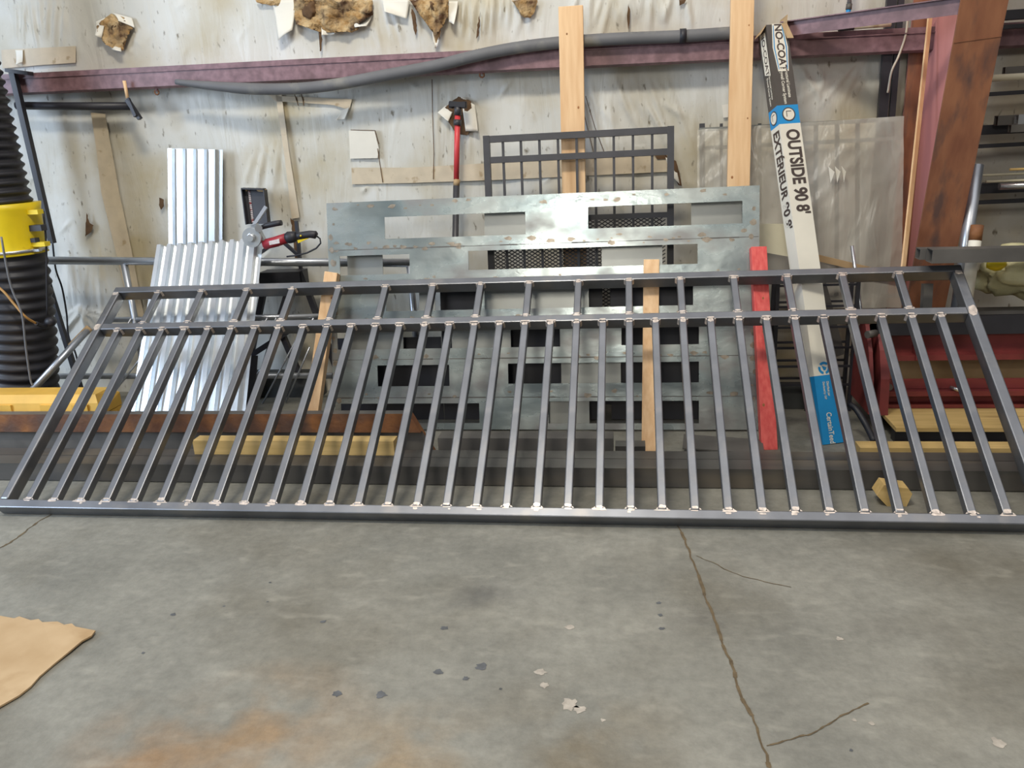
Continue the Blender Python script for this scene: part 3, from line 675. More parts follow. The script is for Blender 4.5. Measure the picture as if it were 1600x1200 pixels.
b = new(); add_tube(b, [(BX+.012, BY, 1.095), (BX+.012, BY, 1.112)],   .216, 48); add_box(b, (BX+.2, BY-.06, 1.095), (BX+.26, BY-.03, 1.11)); obj('clamp_ring', b, 'chrome', blow)
for z in (1.325, 1.135):
    b = new(); add_box(b, (BX+.2, BY-.05, z-.012), (BX+.30, BY+.0, z+.014)); obj('bracket', b, 'yellow paint', blow, .003)
b = new(); add_box(b, (BX+.2, BY-.05, 1.215), (BX+.30, BY, 1.25)); add_box(b, (BX+.22, BY-.06, 1.15), (BX+.25, BY-.02, 1.175)); obj('switch_box', b, 'black paint', blow, .003)
for a, z in ((-.55, 1.24), (-.48, 1.19)):
    b = new(); c = V((BX+.02+.205*math.sin(a+.9), BY-.205*math.cos(a+.9), z)); add_ball(b, c, .008, 0, 1, 1, 1, 1); obj('bolt', b, 'black paint', blow)
b = new(); n = 6
for i in range(n):
    a0, a1 = .02+.2*i/n, .02+.2*(i+1)/n
    q = lambda a, z: V((BX+.02+.2075*math.sin(a), BY-.2075*math.cos(a), z))
    b.faces.new([b.verts.new(c) for c in (q(a0, 1.165), q(a1, 1.165), q(a1, 1.225), q(a0, 1.225))])
obj('warning_sticker', b, 'sticker', blow)

def cable(name, label, pts, r, mat, cat='cable'):
    return solid(name, label, cat, mat, lambda b: add_tube(b, smooth_pts(pts, 6), r, 8))
cable('hanging_cable', 'orange extension cord draped across the lower black hose', [at(-20, 435, 4.21), at(5, 455, 4.21), at(22, 475, 4.21), at(40, 495, 4.21), at(56, 505, 4.27)], .007, 'cord orange')
cable('hanging_cable', 'grey cord hanging down in front of the lower black hose', [at(2, 370, 4.21), at(9, 410, 4.21), at(18, 450, 4.21), at(34, 490, 4.20), at(40, 540, 4.18), at(47, 590, 4.17), at(51, 602, 4.17)], .006, 'grey rubber')
cable('hanging_cable', 'thin black cord hanging on the wall beside the black post', [at(82, 378, 4.94), at(87, 420, 4.94), at(97, 450, 4.94), at(104, 490, 4.94), at(107, 525, 4.94), at(118, 552, 4.94), at(124, 580, 4.94)], .006, 'black rubber')
plug = thing('power_plug', at(77, 505, 4.40), 'black power plug hanging beside the lower black hose', 'plug')
b = new(); add_ball(b, at(78, 503, 4.40), .034, 0, 1, .8, .9, 3); obj('plug_body', b, 'black rubber', plug)
b = new(); add_tube(b, smooth_pts([at(56, 505, 4.27), at(66, 509, 4.35), at(76, 508, 4.4)], 4), .012, 10); obj('strain_relief', b, 'black rubber', plug)
b = new(); add_tube(b, smooth_pts([at(74, 493, 4.4), at(73, 440, 4.42), at(72, 380, 4.46), at(68, 330, 4.5)], 4), .006, 8); obj('cord', b, 'black rubber', plug)
# black post, arm pipe
post = thing('steel_post', (at(105, 590, 4.7).x, 4.78, 0), 'slim black steel post standing beside the blower', 'post')
pt, pb = at(20, 112, 4.872), at(82, 380, 4.872)
b = new(); add_beam(b, pt, pb, .036, .036); obj('shaft', b, 'black paint', post, .003)
b = new(); p2 = at(108, 575, 4.872); add_beam(b, at(62, 400, 4.872), V((p2.x+.06, 4.872, 0)), .03, .03); obj('lower_leg', b, 'black paint', post, .003)
b = new(); add_beam(b, at(12, 110, 4.86), at(48, 115, 4.86), .022, .05, V((0, 0, 1))); obj('top_plate', b, 'black paint', post, .003)
arm = thing('horizontal_pipe', at(110, 165, 4.9), 'black horizontal pipe fixed below the girt at left', 'pipe')
b = new(); add_tube(b, [at(26, 165, 4.93), at(100, 166, 4.93), at(205, 166, 4.93)], .024, 16); obj('pipe', b, 'black paint', arm)
b = new(); add_beam(b, at(199, 156, 4.86), at(219, 186, 4.86), .022, .03); add_beam(b, at(200, 154, 4.86), at(212, 182, 4.84), .02, .02); obj('end_bracket', b, 'black paint', arm, .003)
solid('wood_stick', 'short wooden stick wedged between girt and black pipe', 'stick', 'pine upright', lambda b: add_tube(b, [at(194, 126, 4.86), at(200, 157, 4.87)], .010, 10))

# yellow case
ya, yb_ = at(-60, 620, 4.02).x, at(157, 620, 4.02).x
case = thing('tool_case', ((ya+yb_)/2, 4.1, 0), 'yellow plastic tool case lying behind the rusty beam', 'tool case')
b = new(); add_box(b, (ya, 3.98, .012), (yb_, 4.19, .19)); obj('case_body', b, 'yellow plastic', case, .02)
b = new()
prof = [(3.975, .195), (3.985, .27), (4.02, .312), (4.16, .312), (4.195, .27), (4.195, .195)]
va = [b.verts.new((ya-.0, y, z)) for y, z in prof]; vb = [b.verts.new((yb_-.0+(0 if z < .28 else -.03), y, z)) for y, z in prof]
b.faces.new(va); b.faces.new(vb[::-1])
for k in range(6): b.faces.new((va[k], vb[k], vb[(k+1) % 6], va[(k+1) % 6]))
for x in (ya+.25, yb_-.36, yb_-.16): add_box(b, (x, 3.97, .2), (x+.1, 3.99, .262))
obj('lid', b, 'yellow plastic', case, .006)

# ------------------------------------------------------------------ hose along the girt
hp = [at(275, 128, 4.855), at(330, 134, 4.85), at(400, 139, 4.845), at(470, 138, 4.845), at(530, 131, 4.845), at(600, 118, 4.845), at(680, 103, 4.845), at(740, 88, 4.845), at(800, 76, 4.855), at(870, 67, 4.86), at(960, 61, 4.86), at(1060, 57, 4.86), at(1166, 50, 4.862)]
sp_ = smooth_pts(hp, 8)
solid('rubber_hose', 'thick grey rubber hose sagging along the girt', 'hose', 'grey rubber', lambda b: add_tube(b, sp_, [.016+.017*min(1, i/14) for i in range(len(sp_))], 18))
b = new(); add_tube(b, [at(1062, 56.5, 4.86), at(1072, 56, 4.86)], .0385, 18); HB = obj('hose_band', b, 'black rubber', bpy.data.objects['rubber_hose'])
# beam clamps under the girt
for i, (x, y0_, y1_, lab) in enumerate(((245, 124, 148, 'small rusty beam clamp under the girt at the left end of the hose'), (541, 108, 122, 'tiny clamp hook under the middle of the girt'), (753, 100, 121, 'small clamp hanging under the girt above the red prop bar'), (346, 121, 127, 'tiny ring hook under the girt above the left end of the hose'))):
    t = thing('beam_clamp', at(x, y1_, 4.92), lab, 'clamp')
    b = new(); add_tube(b, [at(x, y0_-2, 4.93), at(x, y1_-5, 4.93)], .008, 8); obj('clamp_screw', b, 'girt primer', t)
    b = new(); c = at(x, y1_-4, 4.93); add_tube(b, [c+V((math.cos(a*.7)*.014, 0, math.sin(a*.7)*.014)) for a in range(10)], .005, 6); obj('clamp_ring', b, 'rust steel', t)

# ------------------------------------------------------------------ red prop bar
pb_ = thing('prop_bar', V((at(712, 300, 4.9).x, 4.9, 0)), 'red telescopic prop bar with black head standing against the wall', 'prop bar')
ptop, pmid, plow = at(714, 172, 4.94), at(713, 280, 4.91), at(711.5, 370, 4.88)
b = new(); add_tube(b, [at(715, 180, 4.938), pmid], .017, 16); obj('upper_tube', b, 'red pole paint', pb_)
b = new(); add_tube(b, [at(714, 280, 4.912), at(713, 290, 4.908)], .020, 16); obj('brass_collar', b, 'kraft board', pb_)
b = new(); k = (pmid.z-.01)/(pmid.z-plow.z); add_tube(b, [at(713, 290, 4.908), pmid+(plow-pmid)*k], .020, 16); obj('lower_tube', b, 'charcoal paint', pb_)
b = new(); add_tube(b, [at(715.5, 165, 4.94), at(715, 180, 4.938)], .022, 14); add_tube(b, [at(715, 187, 4.936), at(714.5, 196, 4.933)], .024, 14); obj('sleeve', b, 'charcoal paint', pb_)
b = new(); add_beam(b, at(703, 162, 4.94), at(728, 164, 4.94), .03, .045, V((0, 0, 1))); add_tube(b, [at(702, 164, 4.94), at(709, 164, 4.94)], .02, 12); add_tube(b, [at(722, 164, 4.94), at(729, 164, 4.94)], .02, 12); obj('head_pad', b, 'black rubber', pb_, .004)

# ------------------------------------------------------------------ grinder and black parts around it
GYp = 4.60
gr = thing('angle_grinder', at(440, 385, GYp), 'red and black angle grinder resting on top of the wide corrugated sheet', 'angle grinder')
def gt(pts, r, mat, name, seg=16, Y=GYp):
    b = new(); add_tube(b, [at(x, y, Y) for x, y in pts], r, seg); return obj(name, b, mat, gr)
gt([(413, 382), (430, 378), (448, 372)], [.030, .031, .030], 'red plastic', 'motor_body')
gt([(448, 373), (452, 371), (458, 370), (464, 368)], [.031, .036, .034, .026], 'black rubber', 'vent_collar')
gt([(464, 369), (470, 368), (484, 366), (493, 367), (495, 368)], [.024, .021, .022, .024, .015], 'black rubber', 'rear_handle')
b = new(); add_prism(b, [at(464, 375, GYp-.01), at(483, 372, GYp-.01), at(472, 377, GYp-.01), at(466, 380, GYp-.01)], V((0, .02, 0))); obj('trigger', b, 'yellow paint', gr)
b = new(); add_ball(b, at(470, 368.5, GYp-.024), .006, 0, 1, 1, 1, 1); obj('switch_light', b, 'yellow paint', gr)
b = new(); add_prism(b, [at(420, 377, GYp-.031), at(436, 373, GYp-.031), at(437, 380, GYp-.031), at(421, 383, GYp-.031)], V((0, .003, 0))); obj('name_plate', b, 'sticker', gr)
gt([(408, 356), (418, 352), (432, 349), (440, 348)], [.012, .017, .017, .016], 'black rubber', 'side_handle')
c = at(394, 371, GYp-.03)
b = new(); add_tube(b, [c+V((0, -.01, 0)), c+V((0, .012, 0))], .058, 36); add_tube(b, [c+V((0, -.03, 0)), c+V((0, -.01, 0))], [.02, .028], 20); obj('disc_guard', b, 'galvanised', gr)
b = new(); add_beam(b, at(397, 352, GYp-.02), at(416, 323, GYp+.03), .022, .012); add_tube(b, [at(404, 357, GYp-.045), at(404, 357, GYp+.02)], .022, 18); add_beam(b, at(397, 350, GYp-.02), at(412, 378, GYp), .035, .03); obj('gear_head', b, 'aluminium', gr, .002)
gt([(495, 369), (500, 373), (501, 380), (494, 388), (480, 395), (464, 399), (448, 401)], .005, 'black rubber', 'power_cord', 8, GYp+.03)
brk = thing('perforated_bracket', at(402, 346, 4.93), 'black perforated steel bracket upright against the wall above the grinder', 'bracket')
q = [at(382, 295, 4.96), at(416, 296, 4.96), at(422, 350, 4.90), at(389, 350, 4.90)]
b = new(); add_prism(b, q, V((0, .012, 0))); add_prism(b, [q[1], q[2], q[2]+V((.0, -.05, 0)), q[1]+V((0, -.05, 0))], V((.006, 0, 0))); add_prism(b, [q[0], q[0]+V((0, -.04, 0)), q[3]+V((0, -.04, 0)), q[3]], V((-.006, 0, 0))); add_prism(b, [q[0], q[1], q[1]+V((0, -.05, 0)), q[0]+V((0, -.05, 0))], V((0, 0, .008)))
obj('channel', b, 'black paint', brk)
b = new()
for k in range(18):
    t = (k+.7)/19; p = q[0].lerp(q[3], t).lerp(q[1].lerp(q[2], t), .2); add_box(b, p+V((-.007, -.003, -.004)), p+V((.007, .0, .004)))
obj('hole_strip', b, 'sticker', brk)
b = new(); add_ball(b, at(385, 297, 4.945), .009, 0, 1, 1, 1, 1); add_ball(b, at(403, 297, 4.945), .009, 0, 1, 1, 1, 1); add_tube(b, [at(404, 297, 4.945), at(416, 298, 4.945)], .010, 8); obj('bolt', b, 'kraft board', brk)
# black steel stand behind the corrugated sheet
st = thing('steel_stand', (at(440, 600, 4.88).x, 4.88, 0), 'black steel stand with sloping legs behind the corrugated sheet', 'stand')
zt2 = at(440, 424, 4.86).z
b = new(); add_box(b, (at(408, 430, 4.86).x, 4.82, zt2-.10), (at(472, 430, 4.86).x, 4.96, zt2)); obj('stand_top', b, 'black paint', st, .006)
for a, c in (((470, 424), (498, 500)), ((415, 440), (395, 540)), ((455, 440), (430, 520))):
    pA, pB = at(*a, 4.86), at(*c, 4.86); k = (pA.z-.01)/(pA.z-pB.z)
    b = new(); add_beam(b, pA, pA+(pB-pA)*k, .035, .035); obj('leg', b, 'black paint', st, .003)
for a, c in (((400, 400), (440, 372)), ((440, 376), (470, 402)), ((405, 412), (470, 408)), ((463, 345), (470, 420))):
    b = new(); add_beam(b, at(*a, 4.90), at(*c, 4.90), .02, .02, V((0, 1, 0))); obj('strut', b, 'black paint', st, .002)
b = new(); add_beam(b, at(470, 505, 4.90), at(385, 560, 4.84), .035, .035, V((0, 1, 0))); add_beam(b, at(440, 520, 4.90), at(470, 590, 4.88), .035, .035, V((0, 1, 0))); obj('cross_brace', b, 'black paint', st, .003)
solid('dark_box', 'low dark box added as shadow and grime against the wall behind the black steel stand', 'bin', 'dark bin', lambda b: add_box(b, (at(396, 640, 4.9).x, 4.895, .002), (at(505, 640, 4.9).x, 5.0, .17)), .01)  # plain box added for the dark shadow and grime behind the stand
solid('metal_offcut', 'narrow dark metal offcut standing beside the right edge of the wide corrugated sheet', 'metal offcut', 'charcoal paint', lambda b: add_beam(b, V((at(386, 648, 4.33).x, 4.33, .004)), at(397, 556, 4.56), .05, .006))
# ------------------------------------------------------------------ plastic wrapped panel
PY = 4.82
wrap = thing('wrapped_panel', (at(1250, 470, PY).x, PY, 0), 'frame panel wrapped in crinkled clear plastic beside the column', 'wrapped panel')
pTL, pTR, pBR, pBL = at(1089, 202, PY+.06), at(1411, 180, PY+.06), at(1407, 480, PY), at(1090, 480, PY)
def pgrid(u, t): return pTL.lerp(pTR, u).lerp(pBL.lerp(pBR, u), t)
b = new(); NU, NT = 70, 70; rows = []
for j in range(NT+1):
    r = []
    for i in range(NU+1):
        u, t = i/NU, j/NT; p = pgrid(u, t); w = u*1.2+t*1.1
        p.y -= .014+.012*noise.noise(V((u*6+t*5, t*2-u*3, 0)))+.010*(1-abs(noise.noise(V((u*9+t*9, t*2.5-u*3, 9)))*2.2))*max(0, .5+noise.noise(V((u*4, t*4, 5))))
        if j == 0: p.z += .006*noise.noise(V((u*10, 0, 0)))-.004
        r.append(b.verts.new(p))
    rows.append(r)
for j in range(NT):
    for i in range(NU): b.faces.new((rows[j][i], rows[j][i+1], rows[j+1][i+1], rows[j+1][i])).smooth = True
obj('plastic_film', b, 'plastic film', wrap)
def wbar(x0_, y0_, x1_, y1_, w=.03, nm='frame_bar'):
    b = new(); add_beam(b, at(x0_, y0_, PY+.075), at(x1_, y1_, PY+.03), w, .02); obj(nm, b, 'charcoal paint', wrap)
for x in (1097, 1127, 1157, 1187): wbar(x, 193, x+1, 470, .016 if x > 1100 else .03)
for x in (1275, 1308, 1340): wbar(x, 190, x-1, 470, .02)
for ya2, yb2 in ((203, 186), (232, 216), (470, 462)):
    b = new(); add_beam(b, at(1092, ya2, PY+.07), at(1405, yb2, PY+.07), .022, .016, V((0, 0, 1))); obj('cross_bar', b, 'pale sheet', wrap)
b = new(); p = at(1308, 268, PY); 
for k in range(3):
    add_prism(b, [p+V((-.05+.035*k, -.005, .03)), p+V((-.02+.03*k, -.03, -.0)), p+V((-.035+.035*k, -.02, -.06))], V((0, .002, 0)))
obj('torn_film', b, 'vinyl flap', wrap)
b = new(); p0, p1 = at(1258, 398, PY-.05), at(1400, 432, PY-.03); add_beam(b, p0, p1, .035, .02, V((0, 0, 1))); tag(obj('flat_bar', b, 'kraft board'), 'sloping wooden batten under the edge of the plastic wrapped panel', 'batten')
solid('cream_panel', 'cream board standing between red stud and long carton', 'board', 'cream panel', lambda b: add_prism(b, [at(1182, 350, 4.70), at(1232, 350, 4.70), at(1232, 401, 4.67), at(1182, 392, 4.67)], V((0, .015, 0))))
solid('steel_rod', 'thin steel rod leaning in front of the plastic wrapped panel', 'rod', 'aluminium', lambda b: add_tube(b, [at(1331, 384, 4.66), at(1347, 500, 4.63), at(1349, 545, 4.62)], .010, 10))

# ------------------------------------------------------------------ wire rack and bins
rk = thing('wire_rack', (at(1260, 600, 4.6).x, 4.6, 0), 'black wire rack on the floor behind the long carton', 'wire rack')
RKY = 4.60
xl, xr = at(1208, 600, RKY).x, at(1329, 600, RKY).x
for x in (xl, (xl+xr)/2-.02, xr):
    for yy in (RKY, RKY+.13):
        b = new(); add_beam(b, (x, yy, 0), (x, yy, .78), .02, .02); obj('upright', b, 'black paint', rk)
for z in (.16, .27, .38, .50, .62, .74):
    b = new()
    for yy in (RKY, RKY+.13): add_beam(b, (xl, yy, z), (xr, yy, z), .012, .012, V((0, 0, 1)))
    obj('shelf_wire', b, 'black paint', rk)
solid('dark_box', 'dark bin standing low inside the black wire rack', 'bin', 'dark bin', lambda b: add_box(b, (xl+.03, RKY+.03, .002), (xr-.2, RKY+.12, .14)), .01)
solid('sheet_offcut', 'grey metal offcut leaning inside the black wire rack', 'metal offcut', 'dull steel', lambda b: add_beam(b, (xl+.33, RKY+.06, .3), (xl+.20, RKY+.10, .74), .16, .004, V((1, .2, 0))))
solid('rubber_strap', 'black curved rubber strap on the floor beside the red bending machine', 'strap', 'black rubber', lambda b: add_tube(b, smooth_pts([at(1328, 632, 4.2), at(1338, 640, 4.16), at(1352, 662, 4.1), at(1366, 690, 4.0)], 5), .016, 8))

# ------------------------------------------------------------------ long carton
def carton():
    bot = onz(1303, 694, .0) + V((0, 0, .004)); top = at(1213, 38, 4.79)
    a = (top-bot).normalized(); L_ = (top-bot).length
    ang = .30
    side = V((math.cos(ang), math.sin(ang), 0)); _, s, n = frame(a, side)
    if n.y > 0: n = -n
    W, D = .118, .10
    root = thing('long_carton', bot, 'long white, blue and charcoal printed carton leaning upright', 'carton')
    fl_ = bot - s*W/2          # front left edge
    def tpar(y):               # share of the length at a picture height on the front left edge
        lo, hi = 0.0, 1.0
        for _ in range(40):
            mdl = (lo+hi)/2; p = fl_+a*(L_*mdl)-EYE; py = 600-F_PX*p.dot(UP)/p.dot(FW)
            if py < y: hi = mdl
            else: lo = mdl
        return lo
    tb, tw, tk = tpar(588), tpar(194), tpar(165)
    cuts = [0, tb, tw, tk, 1]; names = ['blue_base', 'white_body', 'blue_band', 'charcoal_top']; mats = ['carton blue', 'carton white', 'carton blue', 'carton charcoal']
    for i in range(4):
        b = new(); p0, p1 = bot+a*(L_*cuts[i])-n*D/2, bot+a*(L_*cuts[i+1])-n*D/2
        if i < 3: add_beam(b, p0, p1, W, D, s)
        else:     # open top end
            add_hollow(b, p0, p1, W, D, .004, s)
        obj(names[i], b, mats[i], root, .0)
    b = new(); e = bot+a*L_      # torn open flaps
    add_prism(b, [e+s*W*.22+n*.001, e+s*W*.5+n*.001, e+s*W*.55-a*.09+n*.02+s*.01, e+s*W*.36-a*.085+n*.012], n*.004)
    add_prism(b, [e-s*W/2-n*D, e-s*W/2, e-s*W/2-s*.04-a*.05, e-s*W/2-s*.045-a*.05-n*D*.6], s*.003)
    add_prism(b, [e+s*W/2-n*D, e+s*W/2, e+s*W/2+a*.05+s*.01, e+s*W/2+a*.05-n*D*.6], s*.003)
    obj('torn_flap', b, 'kraft board', root)
    def text(body, face, t_mid, size, off, mat, bold=0.0, squash=1.0, t_start=None, nm='printed_text'):
        cu = bpy.data.curves.new(nm, 'FONT'); cu.body = body; cu.size = size; cu.align_x = 'LEFT' if t_start is not None else 'CENTER'; cu.align_y = 'CENTER'; cu.extrude = .0004; cu.offset = bold
        cu.materials.append(MATS[mat]); o = bpy.data.objects.new(nm, cu)
        if face == 'front': yv, nv, base = s, n, bot + n*.0012 + s*off
        else: yv, nv, base = n, -s, fl_ - s*.0012 - n*(D/2-off)
        xv = -a; mm = Matrix.Identity(4)
        t = t_start if t_start is not None else t_mid
        loc = base + a*(L_*t)
        for k in range(3): mm[k][0] = xv[k]*squash; mm[k][1] = yv[k]; mm[k][2] = nv[k]
        COL.objects.link(o); bpy.context.view_layer.update()
        me = bpy.data.meshes.new_from_object(o.evaluated_get(bpy.context.evaluated_depsgraph_get()))
        bpy.data.objects.remove(o); bpy.data.curves.remove(cu); me.materials.clear(); me.materials.append(MATS[mat])
        o = bpy.data.objects.new(nm, me); COL.objects.link(o); o.parent = root
        mm.translation = loc - WLOC[root.name]; o.matrix_basis = mm
        return o
    def mark(fill, face, t, mat, nm, off=0.0, lift=.0015):
        yv, nv, base = (s, n, bot+n*lift+s*off) if face == 'front' else (n, -s, fl_-s*lift-n*(D/2-off))
        c = base + a*(L_*t); b = new(); fill(b, c, -a, yv, nv); return obj(nm, b, mat, root)
    def disc(r0, r1=0.0, n_=36, a0=0, a1=2*math.pi):
        def f(b, c, x, y, nv):
            for k in range(n_):
                t0, t1 = a0+(a1-a0)*k/n_, a0+(a1-a0)*(k+1)/n_
                P = lambda r, t: c + x*math.cos(t)*r + y*math.sin(t)*r
                vs = [P(r0, t0), P(r0, t1), P(r1, t1), P(r1, t0)] if r1 else [c, P(r0, t0), P(r0, t1)]
                b.faces.new([b.verts.new(v) for v in vs])
        return f
    def poly(pts):
        def f(b, c, x, y, nv): b.faces.new([b.verts.new(c+x*px+y*py) for px, py in pts])
        return f
    tm = (tw+tk)/2
    for face in ('front', 'left'):
        mark(disc(.037), face, tm, 'ink', 'ring_mark'); mark(disc(.031), face, tm, 'carton white', 'round_mark', 0, .002)
        mark(poly([(-.018, -.014), (.014, -.014), (.014, -.010), (-.014, -.010), (-.014, .016), (-.018, .016)]), face, tm, 'ink', 'corner_mark', 0, .0025)
    text("OUTSIDE 90 8'", 'front', 0, .100, .004, 'ink', .0032, .72, tw-.014)
    text("EXT\u00c9RIEUR 90 8'", 'left', 0, .092, .0, 'ink', .0026, .80, tw-.010)
    tn = tpar(75)
    lab = [(-.13, -.030), (0, -.044), (.13, -.030), (.13, .030), (0, .044), (-.13, .030)]
    mark(poly(lab), 'front', tn, 'carton white', 'name_label', .004)
    mark(poly([(-.12, -.026), (0, -.037), (.12, -.026), (.12, -.022), (0, -.031), (-.12, -.022)]), 'front', tn, 'carton blue', 'label_line', .004, .002)
    mark(poly([(-.12, .026), (0, .037), (.12, .026), (.12, .022), (0, .031), (-.12, .022)]), 'front', tn, 'carton blue', 'label_line', .004, .002)
    text('NO-COAT', 'front', tn, .056, .004, 'ink', .0018, .98)
    mark(poly([(-.125, -.030), (.105, -.030), (.13, .030), (-.105, .030)]), 'left', tn-.005, 'carton white', 'name_label')
    text('NO-COAT', 'left', tn-.005, .046, 0, 'ink', .001, 1.1)
    ts = tpar(107)
    text('Structural Laminate', 'front', 0, .024, .020, 'carton white', .0004, .85, ts); text('Drywall Corner System', 'front', 0, .024, -.008, 'carton white', .0004, .85, ts)
    text('Structural Laminate', 'left', 0, .020, .014, 'carton white', .0003, .8, ts-.012); text('Drywall Corner System', 'left', 0, .020, -.012, 'carton white', .0003, .8, ts-.012)
    tr_ = tpar(577)
    for k in range(3): mark(disc(.033, .020, 10, k*2.094+.2, k*2.094+1.85), 'front', tr_, 'carton blue', 'recycling_mark', .002)
    mark(poly([(-.014, -.012), (.012, -.004), (.012, .006), (-.002, .014)]), 'front', tr_, 'carton blue', 'recycling_mark', .002)
    tx = tpar(598)
    text('Distribu\u00e9 par', 'front', 0, .018, .010, 'carton white', .0003, .8, tx); text('Distributed by / SVP', 'front', 0, .016, -.012, 'carton white', .0002, .7, tx)
    text('CertainTeed', 'front', 0, .040, -.008, 'carton white', .0006, .80, tpar(646))
carton()

# ------------------------------------------------------------------ red bending brake on a pallet
MX0, MX1 = at(1362, 600, 4.32).x, 2.32
pal = thing('wood_pallet', ((1.35+2.4)/2, 4.2, 0), 'low wooden platform under the red bending machine', 'platform')
b = new(); add_box(b, (1.34, 4.03, .085), (2.5, 4.75, .105)); obj('deck_board', b, 'pine lying', pal)
for yy in (4.10, 4.4, 4.66):
    b = new(); add_box(b, (1.36, yy, 0), (2.48, yy+.06, .085)); obj('bearer', b, 'black paint', pal)
solid('wood_block', 'long pale pine timber on the floor in front of the low platform', 'lumber', 'pine lying', lambda b: add_box(b, (at(1342, 700, 3.86).x, 3.84, .001), (2.5, 3.93, .072)), .004)
br = thing('bending_brake', ((MX0+MX1)/2, 4.45, .106), 'red sheet metal bending machine standing on the low platform', 'machine')
zb, zt3 = .106, .60
def endplate(xc):
    b = new()
    prof = [(4.22, zb), (4.24, .30), (4.30, .44), (4.40, .565), (4.47, .575), (4.54, .50), (4.58, .30), (4.58, zb)]
    add_prism(b, [V((xc, y, z)) for y, z in prof], V((.045, 0, 0))); add_prism(b, [V((xc-.05, y+.015, z-.01 if z > .2 else z)) for y, z in prof], V((.02, 0, 0)))
    return obj('end_plate', b, 'red paint', br, .006)
endplate(MX0+.02); endplate(MX1-.06)
b = new(); add_box(b, (MX0+.02, 4.36, .505), (MX1+.3, 4.50, .598)); obj('clamp_beam', b, 'black paint', br, .006)
b = new(); add_box(b, (MX0-.04, 4.40, .6), (MX1+.3, 4.50, .618)); obj('beam_cap', b, 'dull steel', br, .003)
b = new(); add_box(b, (MX0+.05, 4.42, .39), (MX1, 4.44, .505)); add_box(b, (MX0+.05, 4.36, .365), (MX1, 4.44, .395)); add_box(b, (MX0+.22, 4.35, .37), (MX0+.24, 4.44, .49)); obj('bending_leaf', b, 'red paint', br, .003)
b = new(); add_box(b, (MX0+.05, 4.34, .215), (MX1, 4.37, .262)); add_box(b, (MX0+.06, 4.30, .185), (MX1, 4.36, .212)); add_box(b, (MX0+.06, 4.38, .115), (MX1, 4.40, .185)); add_box(b, (MX0+.05, 4.33, .108), (MX1, 4.40, .128)); obj('lower_frame', b, 'red paint', br, .003)
for x, z, yy in ((MX0+.085, .355, 4.30), (MX0+.085, .235, 4.32), (MX1-.09, .22, 4.28)):
    b = new(); add_tube(b, [(x, yy+.03, z), (x, yy-.02, z)], .018, 14); obj('bolt', b, 'dull steel', br)
b = new(); p = V((at(1484, 612, 4.32).x, 4.32, .228)); add_tube(b, [p, p+V((.04, -.04, -.006))], .010, 12); obj('stop_pin', b, 'chrome', br)
b = new(); p = at(1355, 523, 4.30); add_tube(b, [p, p+V((.05, .03, .0))], .02, 16); obj('pivot_pin', b, 'dull steel', br)
solid('paper_sheet', 'tan sheet of packing paper showing behind the red machine', 'paper', 'kraft board', lambda b: add_beam(b, (2.0, 4.68, .108), (2.0, 4.74, .46), .95, .003))
solid('tarp_bundle', 'crumpled olive tarp bundle on top of the red machine', 'tarp bundle', 'olive bag', lambda b: add_ball(b, (at(1575, 468, 4.48).x+.14, 4.53, .80), .15, 0, 1.75, .75, .95, 4, .35, 2.2))
solid('yellow_glove', 'small yellow cloth tucked above the olive tarp bundle', 'cloth', 'yellow paint', lambda b: add_ball(b, at(1556, 414, 4.42), .035, 0, 1.3, .7, .8, 2, .4, 3))

# ------------------------------------------------------------------ pipes and tubes beside the column
def pipe(label, a, ya_, c, yc, r, mats, extra=None, name='steel_pipe', cat='pipe'):
    def f(b):
        A, B = at(*a, ya_), at(*c, yc); B = A+(B-A)*((A.z-.632)/(A.z-B.z)); add_tube(b, [A, B], r, 18)
        if extra: add_tube(b, [A, A.lerp(B, extra)], r*1.02, 18, True, 1)
    return solid(name, label, cat, mats, f)
pipe('tall silver pipe leaning upright right of the column', (1527, 258), 4.62, (1494, 492), 4.42, .031, 'aluminium')
pipe('white pipe with rusty top beside the tall silver pipe', (1527, 352), 4.46, (1507, 488), 4.36, .030, ['carton white', 'rust steel'], .18)
solid('steel_tube', 'short grey square tube standing upright in front of the column', 'steel tube', 'dull steel', lambda b: add_hollow(b, at(1449, 443, 4.45), at(1446, 492, 4.42), .045, .045, .004, V((1, 0, 0))))
def rtube(label, xl_, yc, Y, w, h, mat='dull steel', yr=None, grp='rectangular tubes at right', x_end=2.6):
    a = at(xl_, yc, Y); c = V((x_end, Y, a.z + ((at(1600, yr, Y).z-a.z)*(x_end-a.x)/(at(1600, yr, Y).x-a.x) if yr else 0)))
    return solid('steel_tube', label, 'steel tube', mat, lambda b: add_hollow(b, a, c, h, w, .0045), 0, grp)
rtube('grey rectangular tube with open end, nearer of the pair below the column', 1452, 399, 4.25, .085, .068, 'dull steel', 396)
rtube('grey rectangular tube with open end, farther of the pair below the column', 1434, 396, 4.334, .068, .055, 'dull steel', 394)
rackg = 'stock lying on the wall rack at right'
rk2 = thing('cantilever_rack', (1.95, 4.95, 0), 'dark steel wall rack holding stock at the right edge', 'rack')
b = new(); add_box(b, (2.35, 4.93, 0), (2.41, 4.99, 2.6)); obj('upright', b, 'black paint', rk2, .003)
for y_ in (24, 130, 213, 303):
    z = at(1590, y_, 4.72).z
    b = new(); add_box(b, (2.33, 4.5, z-.06), (2.39, 4.94, z-.02)); obj('arm', b, 'black paint', rk2)
    b = new(); add_beam(b, (at(1512 if y_ > 200 else 1545, y_, 4.80).x, 4.80, z-.045), (2.5, 4.80, z-.040), .02, .04, V((0, 0, 1))); obj('shelf_bar', b, 'black paint', rk2)
